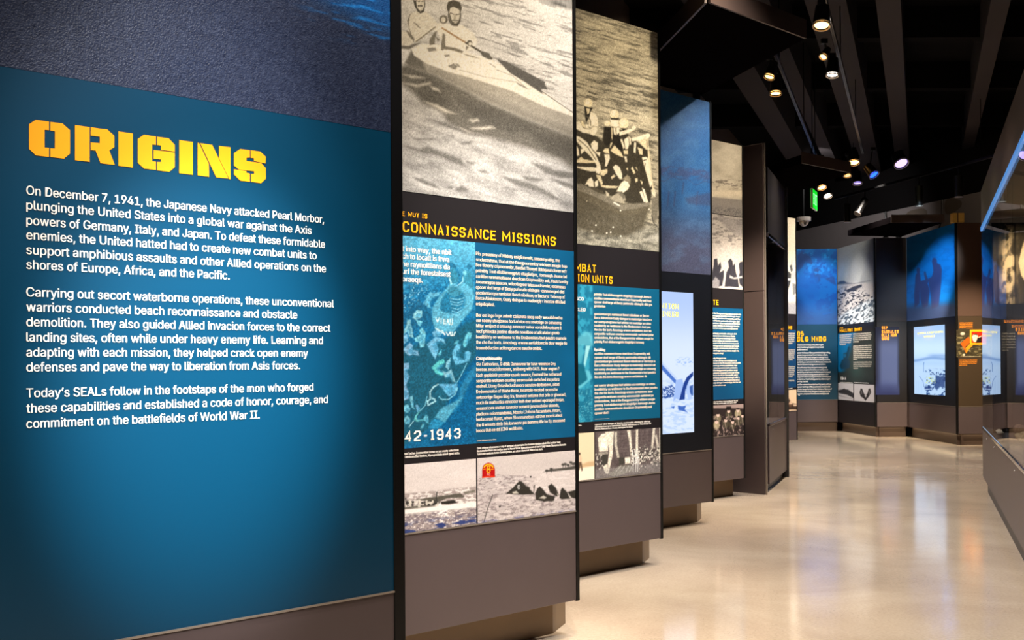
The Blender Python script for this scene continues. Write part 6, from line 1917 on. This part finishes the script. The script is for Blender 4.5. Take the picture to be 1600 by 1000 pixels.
b0 = FR['P3'].pt(7.35, 0, -.055); b1 = FR['P3'].pt(6.55, 0, -.055)
c1 = [(1.21, 6.84), (2.0, 7.61), (b0.x + .02, b0.y + .06), (b1.x, b1.y + .06)]
canopy(c1, 'black canopy with lit bronze edges above the blue sea print', lip=[(0, 1), (3, 0)], feet=[(b0.x - .03, b0.y - .02, ZT), (b1.x + .05, b1.y + .03, ZT)])
canopy([(3.2, 12.34), (3.93, 12.99), (3.62, 14.6), (2.75, 13.8)], 'black canopy overhanging the narrow glass case', lip=[(0, 1)], feet=[(2.95, 12.85, 3.30), (3.05, 13.05, 3.30)])
canopy([(6.02, 17.75), (6.86, 17.75), (6.86, 19.66), (5.86, 19.5)], 'black canopy in front of the blue silhouettes on the far wall', z0=3.515, lip=[(0, 1)], feet=[(6.55, 19.616, 3.49), (6.8, 19.616, 3.49)])


# ================================================================== lamp tracks and spotlights
def track(a, b, z, label, m='track'):
    A = Vector((a[0], a[1], z)); Bv = Vector((b[0], b[1], z)); d = (Bv - A).normalized()
    r = empty('lamp_track', A, math.atan2(d.y, d.x))
    tag(r, label, 'lamp track', 'lamp tracks hung below the ceiling')
    L = (Bv - A).length
    bm = bmesh.new(); bm_box(bm, 0, L, -.018, .018, 0, .04); bevel_all(bm, .004, 1); from_bm('rail', bm, m, r)
    bm = bmesh.new(); bm_box(bm, 0, L, -.004, .004, -.003, -.0005); from_bm('slot', bm, 'black', r)
    x = .6
    while x < L:
        bm = bmesh.new(); bm_cyl(bm, (x, 0, .04), (x, 0, 5.6 - z - .001), .006, .006, 6); from_bm('suspension_rod', bm, 'black', r)
        x += 3.2
    return A, d


def online(p0, p1, y):
    t = (y - p0[1]) / (p1[1] - p0[1]); return (p0[0] + (p1[0] - p0[0]) * t, y)


ta, tb = (2.74, 11.47), (4.83, 17.52)
track(online(ta, tb, 2.0), online(ta, tb, 17.6), 4.4, 'lamp track running beside the panels above the corridor')
sa, sb = (3.38, 11.48), (4.71, 15.18)
track(online(sa, sb, 2.0), online(sa, sb, 16.6), 4.4, 'lamp track over the middle of the corridor')
track((5.60, 19.4), (6.70, 15.4), 4.13, 'dark lamp track slanting across the far end', 'black')


def spotlight(loc, aim, ztrack, lens, label, r0=.058, ln=.17, power=0, color=WARM, size=36):
    """cylindrical head on a yoke clipped to the track"""
    L = Vector(loc); D = (Vector(aim) - L).normalized()
    r = empty('spotlight', L, 0)
    tag(r, label, 'spotlight', 'track spotlights')
    bm = bmesh.new()
    bm_cyl(bm, -D * ln, -D * ln * .35, r0 * .78, r0 * .92, 24, True); bm_cyl(bm, -D * ln * .35, D * .012, r0 * .92, r0, 24, True)
    hs = from_bm('housing', bm, 'lamp', r, False)
    bm = bmesh.new(); bm_cyl(bm, D * .0135, D * .016, r0 * .80, r0 * .80, 24); from_bm('lens', bm, lens, hs)
    bm = bmesh.new()
    e = D.orthogonal().normalized(); f = D.cross(e)
    for a in range(24):
        p = (e * math.cos(a * math.pi / 12) + f * math.sin(a * math.pi / 12)) * r0 * .96 + D * .03
        q = (e * math.cos((a + 1) * math.pi / 12) + f * math.sin((a + 1) * math.pi / 12)) * r0 * .96 + D * .03
        bm_cyl(bm, p, q, .006, .006, 6)
    from_bm('trim_ring', bm, 'edge', hs)
    top = Vector((0, 0, ztrack - L.z))
    back = -D * ln * .5
    bm = bmesh.new(); bm_tube(bm, [back + Vector((0, 0, r0 * .8)), Vector((back.x * .5, back.y * .5, max(r0 * 1.6, top.z * .7))), top], .010, 8); from_bm('yoke', bm, 'lamp', r)
    bm = bmesh.new(); bm_box(bm, -.03, .03, -.02, .02, top.z - .05, top.z - .003); from_bm('adapter', bm, 'lamp', r)
    if power:
        spot(L + D * .05, aim, power, size, color, .7, .04)


SPOTS = [
    ((2.66, 9.55, 4.2), (2.1, 8.2, 0), 4.4, 'lens_warm', 'brightest spotlight, nearest of the mid corridor lamps', .075, 40),
    ((2.61, 11.25, 4.2), (1.5, 10.6, 1.0), 4.4, 'lens_warm', 'tilted spotlight under the edge of the first black canopy', .058, 30),
    ((2.79, 11.77, 4.16), (2.5, 11.0, 0), 4.4, 'lens_warm', 'glowing spotlight just below the tilted one by the first canopy', .066, 40),
    ((3.00, 10.69, 4.24), (1.8, 9.6, 2.4), 4.4, 'lens_warm', 'small amber spotlight tucked behind the black drum head', .040, 0),
    ((3.22, 11.19, 4.2), (2.7, 10.4, 0), 4.4, 'lens_white', 'white spotlight in a black drum head on the middle track', .064, 40),
    ((4.93, 16.09, 4.2), (4.7, 14.4, 0), 4.4, 'lens_warm', 'starry amber spotlight above the second canopy', .085, 40),
    ((4.96, 16.5, 4.08), (4.8, 15.6, 0), 4.4, 'lens_warm', 'flat amber spotlight at the tip of the second canopy', .060, 0),
    ((5.21, 16.1, 4.02), (5.9, 15.2, 2.6), 4.4, 'lens_blue', 'spotlight with a deep blue lens', .078, 0),
    ((5.17, 16.7, 4.00), (5.0, 15.9, 0), 4.4, 'lens_violet', 'pale violet spotlight under the deep blue one', .070, 0),
    ((4.62, 16.65, 3.93), (4.9, 15.6, 2), 4.4, 'lens_warm', 'upper amber spotlight beside the green exit sign', .070, 0),
    ((4.78, 16.9, 3.84), (5.0, 15.9, 1.6), 4.4, 'lens_white', 'lower pale spotlight beside the green exit sign', .070, 0),
    ((5.69, 16.33, 4.22), (6.0, 15.0, 2.4), 4.4, 'lens_violet', 'lone violet spotlight in the dark middle of the ceiling', .110, 0),
]
for loc, aim, zt, lens, lab, r0, pw in SPOTS:
    spotlight(loc, aim, zt, lens, lab, r0, min(.16, r0 * 2.4), pw)


def drum(loc, ztop, tilt, label, ln=.30, r0=.062):
    """unlit black lamp on the far track"""
    r = empty('spotlight', loc, 0)
    tag(r, label, 'spotlight', 'unlit lamps on the far track')
    D = Vector(tilt).normalized()
    bm = bmesh.new(); bm_cyl(bm, (0, 0, 0), D * ln, r0, r0 * .9, 20); from_bm('housing', bm, 'lamp', r)
    bm = bmesh.new(); bm_cyl(bm, D * ln, D * (ln + .012), r0 * .96, r0 * .96, 20); from_bm('trim_ring', bm, 'edge', r)
    bm = bmesh.new(); bm_cyl(bm, (0, 0, 0), (0, 0, ztop - loc[2] - .003), .012, .012, 8); from_bm('stem', bm, 'lamp', r)


for y, tl, lab in ((19.0, (0.0, 0, -1), 'upright black lamp at the left end of the far track'), (18.5, (-.5, -.3, -.8), 'slanted black lamp second along the far track'),
                   (17.1, (0.05, .1, -1), 'short black lamp near the middle of the far track'), (16.2, (0, 0, -1), 'long black lamp near the right of the far track')):
    x = online((5.60, 19.4), (6.70, 15.4), y)[0]
    drum((x, y, 4.0), 4.13, tl, lab)


# ================================================================== small fixtures
def exit_sign():
    p = Vector((4.136, 15.4, 0)); q = Vector((4.293, 15.75, 0)); d = (q - p).normalized(); L = (q - p).length
    r = empty('exit_sign', (p + q) / 2 + Vector((0, 0, 3.44)), math.atan2(d.y, d.x))
    tag(r, 'green lit exit sign hanging almost edge on over the corridor', 'exit sign')
    h = L / 2
    bm = bmesh.new(); bm_box(bm, -h, h, -.014, .014, 0, .27); bevel_all(bm, .003, 1); from_bm('housing', bm, 'plastic_white', r)
    for sgn in (-1, 1):
        bm = bmesh.new(); bm_box(bm, -h + .008, h - .008, min(sgn * .0145, sgn * .017), max(sgn * .0145, sgn * .017), .008, .262); pn = from_bm('face_panel', bm, 'exit_green', r)
        V, T = text_geo('EXIT', 0, 2)
        a, b = V[:, 0].min(), V[:, 0].max()
        P = np.empty((len(V), 3)); s = (V[:, 0] - a) / (b - a) - .5
        P[:, 0] = s * (L * .8) * (1 if sgn < 0 else -1); P[:, 1] = sgn * .0185; P[:, 2] = .06 + V[:, 1] * .15
        tri_mesh('lettering', P, T, 'exit_letter', pn)
    for x in (-.12, .12):
        bm = bmesh.new(); bm_cyl(bm, (x, 0, .27), (x, 0, 5.6 - 3.44 - .001), .006, .006, 8); from_bm('hanger', bm, 'black', r)


exit_sign()


def dome():
    r = empty('dome_camera', (5.228, 20.0, 3.86), 0)
    tag(r, 'small white dome camera on a drop pole in front of the far bulkhead', 'camera')
    bm = bmesh.new(); bm_cyl(bm, (0, 0, -.02), (0, 0, .05), .125, .125, 28); from_bm('base', bm, 'plastic_white', r, False)
    bm = bmesh.new(); bmesh.ops.create_uvsphere(bm, u_segments=24, v_segments=12, radius=.085)
    for v in bm.verts: v.co.z = v.co.z * 1.0 - .03
    dm = from_bm('dome', bm, 'plastic_white', r, True)
    bm = bmesh.new(); bm_cyl(bm, (0, -.075, -.065), (0, -.095, -.08), .022, .020, 16); from_bm('lens', bm, 'lamp', dm)
    bm = bmesh.new(); bm_cyl(bm, (0, 0, .05), (0, 0, 5.6 - 3.86 - .001), .016, .016, 10); from_bm('drop_pole', bm, 'black', r)


dome()


def wall_bits():
    # loose cables hanging down the back wall
    p = Vector((6.25, 24.5)); q = Vector((8.0, 19.0)); d = (q - p).normalized(); m = Vector((-d.y, d.x)) * -.03

    def on(s, z): v = p + (q - p) * s + m; return (v.x, v.y, z)
    for i, (pts, lab) in enumerate(((((.55, 4.2), (.552, 3.98), (.575, 3.8), (.62, 3.62), (.65, 3.5)), 'dark cable looping down the back wall, thicker of the left pair'), (((.545, 4.2), (.55, 3.9), (.56, 3.7), (.58, 3.5)), 'thin cable beside the thicker loop on the back wall'), (((.83, 4.2), (.83, 3.95), (.82, 3.75), (.80, 3.58)), 'dark cable dropping to the raw wood box'))):
        bm = bmesh.new(); bm_tube(bm, [on(*a) for a in pts], .012 if i != 1 else .007, 8)
        tag(from_bm('cable', bm, 'lamp'), lab, 'cable', 'loose cables on the back wall')
    # box on top of the far panel corner
    r = empty('junction_box', (7.02, 17.62, 3.495), 0)
    tag(r, 'raw yellow wooden box sitting on top of the far wall panels', 'box')
    bm = bmesh.new(); bm_box(bm, -.09, .09, -.055, .055, 0, .15); bevel_all(bm, .004, 1); from_bm('body', bm, 'box', r)
    bm = bmesh.new(); bm_box(bm, -.02, -.005, -.058, .058, 0, .152); from_bm('strap', bm, 'rust', r)
    # stains where plaster was patched on the back wall
    for s, z, a, b, lab in ((.70, 3.98, .20, .17, 'round brown patch on the back wall, left of the two'), (.87, 4.06, .15, .14, 'round brown patch on the back wall, right of the two')):
        bm = bmesh.new()
        vs = []
        for k in range(24):
            an = k * math.pi / 12; rr_ = 1 + .12 * math.sin(an * 3 + s * 9)
            v = p + (q - p) * s + d * math.cos(an) * a * rr_ * 1.5 + m * .25
            vs.append(bm.verts.new((v.x, v.y, min(4.195, z + math.sin(an) * b * rr_))))
        bm.faces.new(vs)
        o = from_bm('plaster_patch', bm, mat('plaster_patch_brown', (98, 86, 76), rough=.8), None)
        o['kind'] = 'structure'


wall_bits()

bpy.data.objects.remove(_to, do_unlink=True)
